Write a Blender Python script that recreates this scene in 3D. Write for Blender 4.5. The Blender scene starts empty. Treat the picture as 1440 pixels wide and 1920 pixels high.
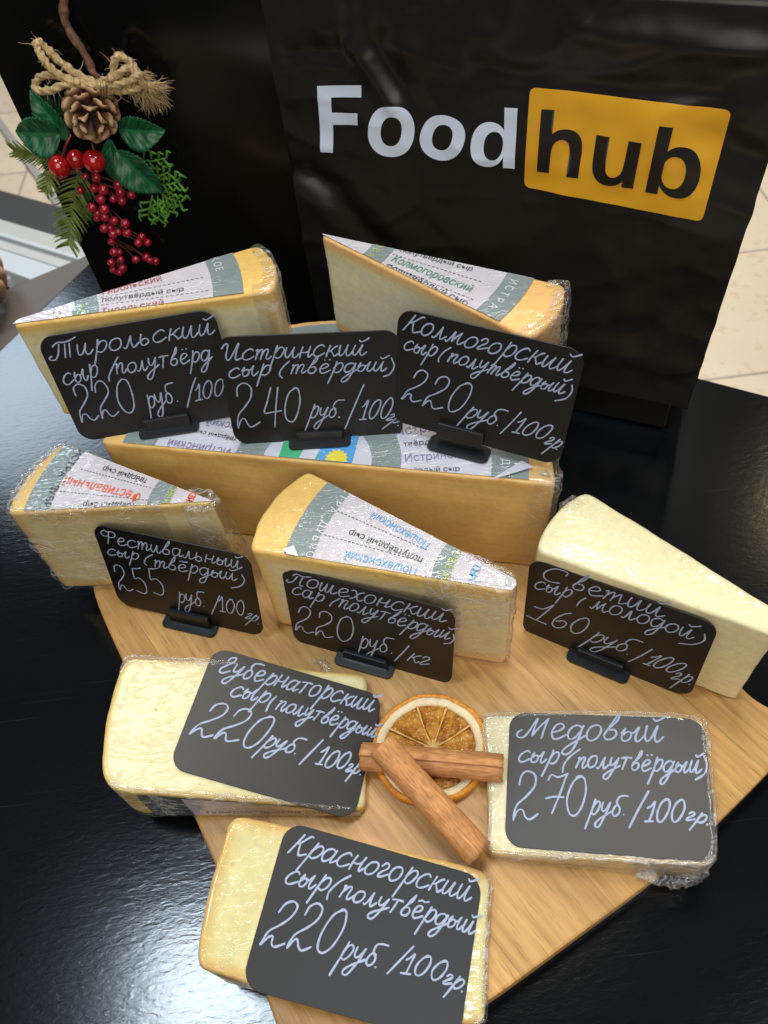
import bpy, bmesh, math, random
from mathutils import Vector, Matrix, noise
from math import sin, cos, pi, radians, hypot, atan2

random.seed(7)
scene = bpy.context.scene
COL = scene.collection

# ------------------------------------------------------------------ camera
F_PX = 1479.854                      # focal length in pixels of a 1440 wide picture
PITCH, ROLL = radians(52.797), radians(-7.143)
CAM = Vector((0, 0, 0.45132))        # board top is z = 0
_fw = Vector((0, cos(PITCH), -sin(PITCH)))
_rt0, _up0 = Vector((1, 0, 0)), Vector((0, sin(PITCH), cos(PITCH)))
_rt = _rt0 * cos(ROLL) + _up0 * sin(ROLL)
_up = -_rt0 * sin(ROLL) + _up0 * cos(ROLL)
cd = bpy.data.cameras.new('camera')
cd.sensor_fit = 'HORIZONTAL'; cd.sensor_width = 36.0
cd.lens = 36.0 * F_PX / 1440.0
cd.clip_start = 0.01; cd.clip_end = 60
cd.dof.use_dof = True; cd.dof.focus_distance = 0.43; cd.dof.aperture_fstop = 20.0
cam = bpy.data.objects.new('camera', cd); COL.objects.link(cam)
m = Matrix((_rt, _up, -_fw)).transposed().to_4x4(); m.translation = CAM
cam.matrix_world = m
scene.camera = cam

# ------------------------------------------------------------------ world, lamps, exposure
w = bpy.data.worlds.new('World'); scene.world = w; w.use_nodes = True
w.node_tree.nodes['Background'].inputs[0].default_value = (0.80, 0.88, 1.0, 1)
w.node_tree.nodes['Background'].inputs[1].default_value = 0.030

def area(name, loc, target, size, power, color, size_y=None):
    l = bpy.data.lights.new(name, 'AREA'); l.energy = power; l.color = color
    l.shape = 'RECTANGLE'; l.size = size; l.size_y = size_y or size
    o = bpy.data.objects.new(name, l); COL.objects.link(o)
    o.location = loc
    o.rotation_euler = (Vector(target) - Vector(loc)).to_track_quat('-Z', 'Y').to_euler()
    return o
area('ceiling_lamp', (0.12, 0.80, 1.9), (0.0, 0.25, 0), 0.50, 13.0, (1.0, 0.93, 0.80))
area('ceiling_lamp', (-0.60, 0.31, 1.9), (-0.60, 0.31, 0), 0.36, 13.0, (0.74, 0.87, 1.0), 0.30)
area('ceiling_lamp', (1.66, 1.62, 1.9), (0.1, 0.3, 0), 0.25, 5.0, (1.0, 0.86, 0.55))
area('ceiling_lamp', (1.10, -0.35, 1.9), (0.0, 0.2, 0), 0.50, 10.0, (0.84, 0.91, 1.0))
area('window_light', (-1.55, 2.75, 1.9), (-0.2, 0.5, 0), 0.7, 15.0, (0.70, 0.85, 1.0))
area('front_fill', (-0.15, -1.3, 1.25), (0, 0.3, 0.05), 1.5, 17.0, (1.0, 0.94, 0.82))  # soft fill added behind the camera to brighten the front faces
area('floor_fill', (0.4, 2.6, 1.9), (0.3, 2.2, -0.77), 1.4, 70.0, (1.0, 0.96, 0.90))  # extra unseen lamp added to brighten the floor behind the table
scene.view_settings.view_transform = 'Standard'; scene.view_settings.look = 'None'
scene.view_settings.exposure = 0.32; scene.view_settings.gamma = 1.0
scene.view_settings.use_curve_mapping = False

# ------------------------------------------------------------------ helpers
def ray(px, py):
    return _fw + _rt * ((px - 720) / F_PX) - _up * ((py - 960) / F_PX)
def un(px, py, z=0.0):
    d = ray(px, py); return CAM + d * ((z - CAM.z) / d.z)
def unp(px, py, P0, N):
    d = ray(px, py); return CAM + d * ((P0 - CAM).dot(N) / d.dot(N))
def proj(p):
    d = Vector(p) - CAM; k = d.dot(_fw)
    return Vector((720 + F_PX*d.dot(_rt)/k, 960 - F_PX*d.dot(_up)/k))
def V(*a): return Vector(a)
def nz(p, s, seed=0.0): return noise.noise(Vector((p[0]*s + seed, p[1]*s + seed*1.7, p[2]*s - seed)))

def thing(name, label, cat, loc=(0, 0, 0), group=None):
    o = bpy.data.objects.new(name, None); COL.objects.link(o); o.location = loc
    o.empty_display_size = 0.01
    tag(o, label, cat, group); return o
def tag(o, label, cat, group=None):
    o['label'] = label; o['category'] = cat
    if group: o['group'] = group
    return o
def obj(name, verts, faces, mats, parent=None, smooth=True, fmat=None, attrs=None):
    """verts in world space; parent: an empty at a location (unrotated)"""
    me = bpy.data.meshes.new(name)
    off = Vector((0, 0, 0))
    p = parent
    while p is not None: off += Vector(p.location); p = p.parent
    me.from_pydata([Vector(v) - off for v in verts], [], faces)
    if not isinstance(mats, (list, tuple)): mats = [mats]
    for mm in mats: me.materials.append(mm)
    if fmat: me.polygons.foreach_set('material_index', fmat)
    if smooth: me.polygons.foreach_set('use_smooth', [True] * len(me.polygons))
    if attrs:
        for k, vals in attrs.items():
            a = me.attributes.new(k, 'FLOAT', 'POINT'); a.data.foreach_set('value', vals)
    me.update()
    o = bpy.data.objects.new(name, me); COL.objects.link(o)
    if parent is not None: o.parent = parent
    return o
class MB:
    def __init__(s): s.v = []; s.f = []; s.m = []
    def add(s, vs, fs, mi=0):
        b = len(s.v); s.v += [Vector(x) for x in vs]
        s.f += [tuple(i + b for i in f) for f in fs]; s.m += [mi] * len(fs)
    def build(s, name, mats, parent=None, smooth=True, attrs=None):
        return obj(name, s.v, s.f, mats, parent, smooth, s.m, attrs)
def catmull(pts, n):
    pts = [Vector(p) for p in pts]
    if len(pts) == 2: return [pts[0].lerp(pts[1], i / n) for i in range(n + 1)]
    out = []
    P = [pts[0] * 2 - pts[1]] + pts + [pts[-1] * 2 - pts[-2]]
    for i in range(1, len(P) - 2):
        a, b, c, d = P[i-1], P[i], P[i+1], P[i+2]
        for k in range(n):
            t = k / n
            out.append(0.5 * ((2*b) + (c - a)*t + (2*a - 5*b + 4*c - d)*t*t + (3*b - a - 3*c + d)*t**3))
    out.append(pts[-1]); return out
def tube(mb, pts, rad, seg=8, mi=0, twist=0.0, lobes=0, lobe=0.0, rough=0.0):
    """rad: number or function of t"""
    n = len(pts); rings = []
    up = Vector((0.123, 0.31, 0.94))
    T0 = (pts[1] - pts[0]).normalized(); a = T0.cross(up).normalized()
    vs = []
    for i, p in enumerate(pts):
        T = (pts[min(i+1, n-1)] - pts[max(i-1, 0)]).normalized()
        a = (a - T * a.dot(T)).normalized(); b = T.cross(a)
        t = i / (n - 1); r = rad(t) if callable(rad) else rad
        for k in range(seg):
            an = 2*pi*k/seg
            rr = r * (1 + lobe * cos(lobes * (an - twist * i)) if lobes else 1)
            q = p + (a * cos(an) + b * sin(an)) * rr
            if rough: q += (a * cos(an) + b * sin(an)) * rough * nz(q, 260)
            vs.append(q)
    fs = [(i*seg + k, i*seg + (k+1) % seg, (i+1)*seg + (k+1) % seg, (i+1)*seg + k) for i in range(n-1) for k in range(seg)]
    fs.append(tuple(range(seg))[::-1]); fs.append(tuple((n-1)*seg + k for k in range(seg)))
    mb.add(vs, fs, mi)
def sphere(mb, c, r, seg=16, rings=10, mi=0, sc=(1, 1, 1), jit=0):
    c = Vector(c); vs = [c + Vector((0, 0, r*sc[2]))]
    for i in range(1, rings):
        th = pi*i/rings
        for k in range(seg):
            ph = 2*pi*k/seg
            d = Vector((sin(th)*cos(ph)*sc[0], sin(th)*sin(ph)*sc[1], cos(th)*sc[2]))
            vs.append(c + d * r * (1 + (jit * nz(d, 3, c.x*99) if jit else 0)))
    vs.append(c - Vector((0, 0, r*sc[2])))
    fs = [(0, 1 + k, 1 + (k+1) % seg) for k in range(seg)]
    for i in range(rings-2):
        for k in range(seg):
            a = 1 + i*seg + k; b = 1 + i*seg + (k+1) % seg
            fs.append((a, a+seg, b+seg, b))
    L = len(vs)-1; s0 = 1 + (rings-2)*seg
    fs += [(L, s0 + (k+1) % seg, s0 + k) for k in range(seg)]
    mb.add(vs, fs, mi)
def box(mb, c, ax, ay, az, mi=0):
    """centre and three half-axis vectors"""
    c = Vector(c); vs = []
    for i in (-1, 1):
        for j in (-1, 1):
            for k in (-1, 1): vs.append(c + ax*i + ay*j + az*k)
    mb.add(vs, [(0,1,3,2), (4,6,7,5), (0,4,5,1), (2,3,7,6), (0,2,6,4), (1,5,7,3)], mi)
def bevel(o, w, seg=3):
    b = o.modifiers.new('bevel', 'BEVEL'); b.width = w; b.segments = seg; b.limit_method = 'ANGLE'; b.angle_limit = radians(40)
    return o
def rrect(w, h, r, n=8):
    out = []
    for cx, cy, a0 in ((w/2-r, h/2-r, 0), (-w/2+r, h/2-r, pi/2), (-w/2+r, -h/2+r, pi), (w/2-r, -h/2+r, 1.5*pi)):
        for i in range(n+1):
            a = a0 + pi/2*i/n; out.append((cx + r*cos(a), cy + r*sin(a)))
    return out

# ------------------------------------------------------------------ materials
def mat(name):
    mm = bpy.data.materials.new(name); mm.use_nodes = True
    nt = mm.node_tree; return mm, nt, nt.nodes['Principled BSDF']
def N(nt, typ, **kw):
    n = nt.nodes.new(typ)
    for k, v in kw.items():
        if k in n.inputs: n.inputs[k].default_value = v
        else: setattr(n, k, v)
    return n
def ramp(nt, stops, src):
    r = nt.nodes.new('ShaderNodeValToRGB'); e = r.color_ramp.elements
    while len(e) < len(stops): e.new(0.5)
    for i, (p, c) in enumerate(stops):
        e[i].position = p; e[i].color = (*c, 1) if len(c) == 3 else c
    nt.links.new(src, r.inputs[0]); return r
def simple(name, col, rough=0.5, spec=0.5, var=0.0, vscale=60, bump=0.0, bscale=400, **kw):
    mm, nt, b = mat(name)
    b.inputs['Base Color'].default_value = (*col, 1); b.inputs['Roughness'].default_value = rough
    b.inputs['Specular IOR Level'].default_value = spec
    for k, v in kw.items(): b.inputs[k.replace('_', ' ')].default_value = v
    tc = N(nt, 'ShaderNodeTexCoord')
    if var:
        n = N(nt, 'ShaderNodeTexNoise', Scale=vscale, Detail=5.0); nt.links.new(tc.outputs['Object'], n.inputs['Vector'])
        r = ramp(nt, [(0.3, tuple(c*(1-var) for c in col)), (0.7, tuple(min(1, c*(1+var)) for c in col))], n.outputs[0])
        nt.links.new(r.outputs[0], b.inputs['Base Color'])
    if bump:
        n = N(nt, 'ShaderNodeTexNoise', Scale=bscale, Detail=4.0); nt.links.new(tc.outputs['Object'], n.inputs['Vector'])
        bp = N(nt, 'ShaderNodeBump', Strength=bump, Distance=0.001); nt.links.new(n.outputs[0], bp.inputs['Height'])
        nt.links.new(bp.outputs[0], b.inputs['Normal'])
    return mm
def film_bump(nt, rot, strength=0.6, k=1.0, both=False, n2w=0.5):
    """wrinkled cling film: creases drawn out along one direction, plus slack patches"""
    tc = N(nt, 'ShaderNodeTexCoord')
    mp = N(nt, 'ShaderNodeMapping'); mp.inputs['Rotation'].default_value = rot
    mp.inputs['Scale'].default_value = (38*k, 240*k, 240*k)
    nt.links.new(tc.outputs['Object'], mp.inputs['Vector'])
    wrp = N(nt, 'ShaderNodeTexNoise', Scale=45.0, Detail=2.0); nt.links.new(tc.outputs['Object'], wrp.inputs['Vector'])
    mad = N(nt, 'ShaderNodeVectorMath', operation='MULTIPLY_ADD'); mad.inputs[1].default_value = (3.5, 3.5, 3.5)
    nt.links.new(wrp.outputs['Color'], mad.inputs[0]); nt.links.new(mp.outputs[0], mad.inputs[2])
    n1 = N(nt, 'ShaderNodeTexNoise', Scale=1.0, Detail=2.0, Roughness=0.45); nt.links.new(mad.outputs[0], n1.inputs['Vector'])
    n2 = N(nt, 'ShaderNodeTexNoise', Scale=130.0, Detail=3.0); nt.links.new(tc.outputs['Object'], n2.inputs['Vector'])
    pch = N(nt, 'ShaderNodeTexNoise', Scale=38.0, Detail=2.0); nt.links.new(tc.outputs['Object'], pch.inputs['Vector'])
    pr = ramp(nt, [(0.40, (0.05,)*3), (0.58, (1,)*3)], pch.outputs[0])
    rg = N(nt, 'ShaderNodeMath', operation='SUBTRACT'); rg.inputs[1].default_value = 0.5; nt.links.new(n1.outputs[0], rg.inputs[0])
    ab = N(nt, 'ShaderNodeMath', operation='ABSOLUTE'); nt.links.new(rg.outputs[0], ab.inputs[0])
    iv = N(nt, 'ShaderNodeMath', operation='MULTIPLY_ADD'); iv.inputs[1].default_value = -2.0; iv.inputs[2].default_value = 1.0; nt.links.new(ab.outputs[0], iv.inputs[0])
    sh = N(nt, 'ShaderNodeMath', operation='POWER'); sh.inputs[1].default_value = 18.0; nt.links.new(iv.outputs[0], sh.inputs[0])
    mu = N(nt, 'ShaderNodeMath', operation='MULTIPLY'); nt.links.new(sh.outputs[0], mu.inputs[0]); nt.links.new(pr.outputs[0], mu.inputs[1])
    ad = N(nt, 'ShaderNodeMath', operation='MULTIPLY_ADD'); ad.inputs[1].default_value = n2w
    nt.links.new(n2.outputs[0], ad.inputs[0]); nt.links.new(mu.outputs[0], ad.inputs[2])
    bp = N(nt, 'ShaderNodeBump', Strength=strength, Distance=0.0011); nt.links.new(ad.outputs[0], bp.inputs['Height'])
    return (bp, mu.outputs[0]) if both else bp
def cheese_mat(name, pale, mid, rind, rot=(0, 0, 0), strength=0.6, coat=0.75):
    mm, nt, b = mat(name)
    at = N(nt, 'ShaderNodeAttribute', attribute_name='rind')
    tc = N(nt, 'ShaderNodeTexCoord')
    n = N(nt, 'ShaderNodeTexNoise', Scale=28.0, Detail=6.0, Roughness=0.6); nt.links.new(tc.outputs['Object'], n.inputs['Vector'])
    m1 = N(nt, 'ShaderNodeMath', operation='MULTIPLY_ADD'); m1.inputs[1].default_value = 0.36; 
    nt.links.new(n.outputs[0], m1.inputs[0]); nt.links.new(at.outputs['Fac'], m1.inputs[2])
    s = N(nt, 'ShaderNodeMath', operation='SUBTRACT'); s.inputs[1].default_value = 0.18; nt.links.new(m1.outputs[0], s.inputs[0])
    r = ramp(nt, [(0.0, pale), (0.45, mid), (0.95, rind)], s.outputs[0])
    n3 = N(nt, 'ShaderNodeTexNoise', Scale=240.0, Detail=3.0); nt.links.new(tc.outputs['Object'], n3.inputs['Vector'])
    r3 = ramp(nt, [(0.3, (0.86,)*3), (0.7, (1.05,)*3)], n3.outputs[0])
    mx = N(nt, 'ShaderNodeMix', data_type='RGBA', blend_type='MULTIPLY'); mx.inputs[0].default_value = 0.6
    nt.links.new(r.outputs[0], mx.inputs[6]); nt.links.new(r3.outputs[0], mx.inputs[7])
    mk = N(nt, 'ShaderNodeMapping'); mk.inputs['Scale'].default_value = (16, 16, 330); nt.links.new(tc.outputs['Object'], mk.inputs['Vector'])
    kn = N(nt, 'ShaderNodeTexNoise', Scale=1.0, Detail=4.0); nt.links.new(mk.outputs[0], kn.inputs['Vector'])
    kr = ramp(nt, [(0.30, (0.86, 0.84, 0.80)), (0.62, (1.03, 1.03, 1.03))], kn.outputs[0])
    vo = N(nt, 'ShaderNodeTexVoronoi', Scale=75.0); nt.links.new(tc.outputs['Object'], vo.inputs['Vector'])
    vr = ramp(nt, [(0.05, (0.66, 0.60, 0.50)), (0.09, (1, 1, 1))], vo.outputs['Distance'])
    cur = mx.outputs[2]
    for x, f in ((kr, 0.42), (vr, 0.35)):
        my = N(nt, 'ShaderNodeMix', data_type='RGBA', blend_type='MULTIPLY'); my.inputs[0].default_value = f
        nt.links.new(cur, my.inputs[6]); nt.links.new(x.outputs[0], my.inputs[7]); cur = my.outputs[2]
    nt.links.new(cur, b.inputs['Base Color'])
    b.inputs['Roughness'].default_value = 0.5; b.inputs['Specular IOR Level'].default_value = 0.3
    b.inputs['Subsurface Weight'].default_value = 0.25
    b.inputs['Subsurface Radius'].default_value = (1.0, 0.65, 0.3); b.inputs['Subsurface Scale'].default_value = 0.006
    b.inputs['Coat Weight'].default_value = coat; b.inputs['Coat Roughness'].default_value = 0.07
    b.inputs['Coat IOR'].default_value = 1.5
    bp = film_bump(nt, rot, strength*1.25, n2w=0.14); nt.links.new(bp.outputs[0], b.inputs['Coat Normal'])
    bs = N(nt, 'ShaderNodeBump', Strength=0.25, Distance=0.0006); nt.links.new(n3.outputs[0], bs.inputs['Height'])
    nt.links.new(bs.outputs[0], b.inputs['Normal'])
    return mm
def print_mat(name, col, rot=(0, 0, 0.5), strength=0.85, coat=1.0):
    """ink or paper under cling film"""
    mm, nt, b = mat(name)
    tc = N(nt, 'ShaderNodeTexCoord')
    n = N(nt, 'ShaderNodeTexNoise', Scale=90.0, Detail=4.0); nt.links.new(tc.outputs['Object'], n.inputs['Vector'])
    r = ramp(nt, [(0.3, tuple(c*0.93 for c in col)), (0.7, tuple(min(1, c*1.04) for c in col))], n.outputs[0])
    nt.links.new(r.outputs[0], b.inputs['Base Color'])
    b.inputs['Roughness'].default_value = 0.6
    b.inputs['Coat Weight'].default_value = coat; b.inputs['Coat Roughness'].default_value = 0.06
    bp = film_bump(nt, rot, strength); nt.links.new(bp.outputs[0], b.inputs['Coat Normal'])
    return mm
def make_film():
    mm, nt, b = mat('cling_film')
    nt.nodes.remove(b); out = nt.nodes['Material Output']
    tr = N(nt, 'ShaderNodeBsdfTransparent'); tr.inputs[0].default_value = (0.97, 0.97, 0.97, 1)
    gl = N(nt, 'ShaderNodeBsdfGlossy', Roughness=0.14); gl.inputs[0].default_value = (1, 1, 1, 1)
    df = N(nt, 'ShaderNodeBsdfDiffuse'); df.inputs[0].default_value = (0.85, 0.83, 0.82, 1)
    bp_, crease_ = film_bump(nt, (0.3, 0.2, 0.8), 0.9, 0.8, True)
    nt.links.new(bp_.outputs[0], gl.inputs['Normal'])
    fr = N(nt, 'ShaderNodeLayerWeight', Blend=0.25); nt.links.new(bp_.outputs[0], fr.inputs['Normal'])
    mr = N(nt, 'ShaderNodeMapRange'); mr.inputs['To Min'].default_value = 0.035; mr.inputs['To Max'].default_value = 0.40
    nt.links.new(fr.outputs['Facing'], mr.inputs[0])
    m1 = N(nt, 'ShaderNodeMixShader'); nt.links.new(mr.outputs[0], m1.inputs[0])
    nt.links.new(tr.outputs[0], m1.inputs[1]); nt.links.new(gl.outputs[0], m1.inputs[2])
    m2 = N(nt, 'ShaderNodeMixShader'); cm_ = N(nt, 'ShaderNodeMapRange'); cm_.inputs['To Min'].default_value = 0.02; cm_.inputs['To Max'].default_value = 0.42
    nt.links.new(crease_, cm_.inputs[0]); nt.links.new(cm_.outputs[0], m2.inputs[0])  # creases get white diffuse: doubled film layers plus highlights put into the colour
    nt.links.new(m1.outputs[0], m2.inputs[1]); nt.links.new(df.outputs[0], m2.inputs[2])
    nt.links.new(m2.outputs[0], out.inputs[0]); return mm
FILM = make_film()

def wood_mat():
    mm, nt, b = mat('oak_board')
    tc = N(nt, 'ShaderNodeTexCoord')
    # grain runs along local x of the board mapping
    mp = N(nt, 'ShaderNodeMapping'); mp.inputs['Rotation'].default_value = (0, 0, radians(58))
    nt.links.new(tc.outputs['Object'], mp.inputs['Vector'])
    st = N(nt, 'ShaderNodeMapping'); st.inputs['Scale'].default_value = (20, 300, 120); nt.links.new(mp.outputs[0], st.inputs['Vector'])
    st2 = N(nt, 'ShaderNodeMapping'); st2.inputs['Scale'].default_value = (62, 1000, 400); nt.links.new(mp.outputs[0], st2.inputs['Vector'])
    st3 = N(nt, 'ShaderNodeMapping'); st3.inputs['Scale'].default_value = (5, 50, 30); nt.links.new(mp.outputs[0], st3.inputs['Vector'])
    a = N(nt, 'ShaderNodeTexNoise', Scale=1.0, Detail=5.0, Distortion=0.4); nt.links.new(st.outputs[0], a.inputs['Vector'])
    p = N(nt, 'ShaderNodeTexNoise', Scale=1.0, Detail=2.0); nt.links.new(st2.outputs[0], p.inputs['Vector'])
    l = N(nt, 'ShaderNodeTexNoise', Scale=1.0, Detail=3.0, Distortion=0.8); nt.links.new(st3.outputs[0], l.inputs['Vector'])
    # planks 58 mm wide: each its own tone
    sx = N(nt, 'ShaderNodeSeparateXYZ'); nt.links.new(mp.outputs[0], sx.inputs[0])
    dv = N(nt, 'ShaderNodeMath', operation='DIVIDE'); dv.inputs[1].default_value = 0.058; nt.links.new(sx.outputs['Y'], dv.inputs[0])
    fl = N(nt, 'ShaderNodeMath', operation='FLOOR'); nt.links.new(dv.outputs[0], fl.inputs[0])
    fc = N(nt, 'ShaderNodeMath', operation='FRACT'); nt.links.new(dv.outputs[0], fc.inputs[0])
    wn = N(nt, 'ShaderNodeTexWhiteNoise', noise_dimensions='1D'); nt.links.new(fl.outputs[0], wn.inputs['W'])
    ca = ramp(nt, [(0.25, (0.40, 0.222, 0.066)), (0.5, (0.52, 0.300, 0.098)), (0.78, (0.61, 0.385, 0.150))], a.outputs[0])
    cl = ramp(nt, [(0.3, (0.86, 0.82, 0.76)), (0.7, (1.08, 1.08, 1.05))], l.outputs[0])
    cp = ramp(nt, [(0.30, (0.50, 0.38, 0.27)), (0.40, (1, 1, 1))], p.outputs[0])
    cw = ramp(nt, [(0.0, (0.86, 0.84, 0.80)), (1.0, (1.08, 1.06, 1.04))], wn.outputs['Value'])
    sm = ramp(nt, [(0.0, (0.45, 0.38, 0.30)), (0.012, (1, 1, 1))], fc.outputs[0])
    cur = ca.outputs[0]
    for x, f in ((cl, 1), (cp, 0.6), (cw, 1), (sm, 0.8)):
        mx = N(nt, 'ShaderNodeMix', data_type='RGBA', blend_type='MULTIPLY'); mx.inputs[0].default_value = f
        nt.links.new(cur, mx.inputs[6]); nt.links.new(x.outputs[0], mx.inputs[7]); cur = mx.outputs[2]
    nt.links.new(cur, b.inputs['Base Color'])
    b.inputs['Roughness'].default_value = 0.42; b.inputs['Specular IOR Level'].default_value = 0.4
    bp = N(nt, 'ShaderNodeBump', Strength=0.25, Distance=0.0005); nt.links.new(p.outputs[0], bp.inputs['Height'])
    nt.links.new(bp.outputs[0], b.inputs['Normal'])
    return mm
def table_mat():
    mm, nt, b = mat('black_lacquer')
    tc = N(nt, 'ShaderNodeTexCoord')
    mp = N(nt, 'ShaderNodeMapping'); mp.inputs['Rotation'].default_value = (0, 0, radians(-40)); mp.inputs['Scale'].default_value = (150, 400, 1)
    nt.links.new(tc.outputs['Object'], mp.inputs['Vector'])
    n1 = N(nt, 'ShaderNodeTexNoise', Scale=1.0, Detail=3.0, Distortion=0.6); nt.links.new(mp.outputs[0], n1.inputs['Vector'])
    n2 = N(nt, 'ShaderNodeTexNoise', Scale=40.0, Detail=3.0); nt.links.new(tc.outputs['Object'], n2.inputs['Vector'])
    mp3 = N(nt, 'ShaderNodeMapping'); mp3.inputs['Rotation'].default_value = (0, 0, radians(-40)); mp3.inputs['Scale'].default_value = (14, 190, 1)
    nt.links.new(tc.outputs['Object'], mp3.inputs['Vector'])
    n3 = N(nt, 'ShaderNodeTexNoise', Scale=1.0, Detail=2.0); nt.links.new(mp3.outputs[0], n3.inputs['Vector'])
    a = N(nt, 'ShaderNodeMath', operation='MULTIPLY_ADD'); a.inputs[1].default_value = 0.5
    nt.links.new(n3.outputs[0], a.inputs[0]); nt.links.new(n1.outputs[0], a.inputs[2])
    a2 = N(nt, 'ShaderNodeMath', operation='MULTIPLY_ADD'); a2.inputs[1].default_value = 0.4
    nt.links.new(n2.outputs[0], a2.inputs[0]); nt.links.new(a.outputs[0], a2.inputs[2])
    bp = N(nt, 'ShaderNodeBump', Strength=0.19, Distance=0.0004); nt.links.new(a2.outputs[0], bp.inputs['Height'])
    nt.links.new(bp.outputs[0], b.inputs['Normal'])
    # fine pale scratches
    mp4 = N(nt, 'ShaderNodeMapping'); mp4.inputs['Rotation'].default_value = (0, 0, radians(28)); mp4.inputs['Scale'].default_value = (12, 900, 1)
    nt.links.new(tc.outputs['Object'], mp4.inputs['Vector'])
    n4 = N(nt, 'ShaderNodeTexNoise', Scale=1.0, Detail=1.0); nt.links.new(mp4.outputs[0], n4.inputs['Vector'])
    r4 = ramp(nt, [(0.72, (0.0025, 0.003, 0.004)), (0.79, (0.011, 0.0125, 0.015))], n4.outputs[0])
    nt.links.new(r4.outputs[0], b.inputs['Base Color'])
    b.inputs['Roughness'].default_value = 0.16; b.inputs['Specular IOR Level'].default_value = 0.45
    return mm
def floor_mat():
    mm, nt, b = mat('beige_tiles')
    tc = N(nt, 'ShaderNodeTexCoord')
    br = N(nt, 'ShaderNodeTexBrick'); br.offset = 0.0; br.squash = 1.0
    br.inputs['Scale'].default_value = 1.0; br.inputs['Mortar Size'].default_value = 0.004
    br.inputs['Brick Width'].default_value = 0.41; br.inputs['Row Height'].default_value = 0.41
    br.inputs['Color1'].default_value = (0.62, 0.53, 0.40, 1); br.inputs['Color2'].default_value = (0.66, 0.57, 0.43, 1)
    br.inputs['Mortar'].default_value = (0.36, 0.31, 0.25, 1); br.inputs['Mortar Smooth'].default_value = 0.2
    mp = N(nt, 'ShaderNodeMapping'); mp.inputs['Location'].default_value = (-1.09, -1.17, 0)
    nt.links.new(tc.outputs['Object'], mp.inputs['Vector']); nt.links.new(mp.outputs[0], br.inputs['Vector'])
    n = N(nt, 'ShaderNodeTexNoise', Scale=42.0, Detail=5.0); nt.links.new(tc.outputs['Object'], n.inputs['Vector'])
    r = ramp(nt, [(0.30, (0.86, 0.82, 0.77)), (0.42, (1, 1, 1))], n.outputs[0])
    n2 = N(nt, 'ShaderNodeTexNoise', Scale=3.0, Detail=4.0); nt.links.new(tc.outputs['Object'], n2.inputs['Vector'])
    r2 = ramp(nt, [(0.3, (0.92, 0.9, 0.88)), (0.7, (1.04, 1.04, 1.04))], n2.outputs[0])
    cur = br.outputs['Color']
    for x in (r, r2):
        mx = N(nt, 'ShaderNodeMix', data_type='RGBA', blend_type='MULTIPLY'); mx.inputs[0].default_value = 1
        nt.links.new(cur, mx.inputs[6]); nt.links.new(x.outputs[0], mx.inputs[7]); cur = mx.outputs[2]
    nt.links.new(cur, b.inputs['Base Color']); b.inputs['Roughness'].default_value = 0.35
    return mm
def cinnamon_mat():
    mm, nt, b = mat('cinnamon_bark')
    tc = N(nt, 'ShaderNodeTexCoord')
    at = N(nt, 'ShaderNodeAttribute', attribute_name='along'); at2 = N(nt, 'ShaderNodeAttribute', attribute_name='around')
    cb = N(nt, 'ShaderNodeCombineXYZ'); nt.links.new(at.outputs['Fac'], cb.inputs[0]); nt.links.new(at2.outputs['Fac'], cb.inputs[1])
    mp = N(nt, 'ShaderNodeMapping'); mp.inputs['Scale'].default_value = (150, 1500, 1); nt.links.new(cb.outputs[0], mp.inputs['Vector'])
    n = N(nt, 'ShaderNodeTexNoise', Scale=1.0, Detail=5.0, Distortion=0.5); nt.links.new(mp.outputs[0], n.inputs['Vector'])
    n2 = N(nt, 'ShaderNodeTexNoise', Scale=110.0, Detail=5.0); nt.links.new(tc.outputs['Object'], n2.inputs['Vector'])
    r = ramp(nt, [(0.25, (0.35, 0.130, 0.040)), (0.5, (0.51, 0.225, 0.075)), (0.75, (0.65, 0.33, 0.125))], n.outputs[0])
    r2 = ramp(nt, [(0.3, (0.72, 0.70, 0.68)), (0.7, (1.1, 1.1, 1.1))], n2.outputs[0])
    mx = N(nt, 'ShaderNodeMix', data_type='RGBA', blend_type='MULTIPLY'); mx.inputs[0].default_value = 1
    nt.links.new(r.outputs[0], mx.inputs[6]); nt.links.new(r2.outputs[0], mx.inputs[7])
    nt.links.new(mx.outputs[2], b.inputs['Base Color']); b.inputs['Roughness'].default_value = 0.7
    bp = N(nt, 'ShaderNodeBump', Strength=0.35, Distance=0.0005); nt.links.new(n.outputs[0], bp.inputs['Height'])
    nt.links.new(bp.outputs[0], b.inputs['Normal'])
    return mm

M_PLATE = simple('black_tag_plastic', (0.0038, 0.0034, 0.003), 0.45, 0.55, bump=0.03, bscale=2600)
M_CLIP = simple('black_clip_plastic', (0.012, 0.013, 0.015), 0.28, 0.5)
M_INK = simple('chalk_marker', (0.325, 0.375, 0.51), 0.6, 0.3, var=0.14, vscale=700)
M_BAG = simple('black_bag_plastic', (0.012, 0.011, 0.010), 0.32, 0.45, bump=0.12, bscale=120)
M_PANEL = simple('black_gloss_bag', (0.004, 0.004, 0.004), 0.16, 0.4, bump=0.03, bscale=40)
M_WHITE = simple('white_print', (0.74, 0.81, 0.96), 0.28)
M_ORANGE = simple('orange_print', (0.86, 0.42, 0.022), 0.36, var=0.05, vscale=30)
M_PRINTBLACK = simple('black_print', (0.012, 0.011, 0.009), 0.35)

# ------------------------------------------------------------------ ground and table
FLOOR_Z, TABLE_Z = -0.77, -0.018
fl = obj('floor', [(-6, -3, FLOOR_Z), (6, -3, FLOOR_Z), (6, 9, FLOOR_Z), (-6, 9, FLOOR_Z)], [(0, 1, 2, 3)], floor_mat(), None, False)
fl['kind'] = 'structure'

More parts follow.
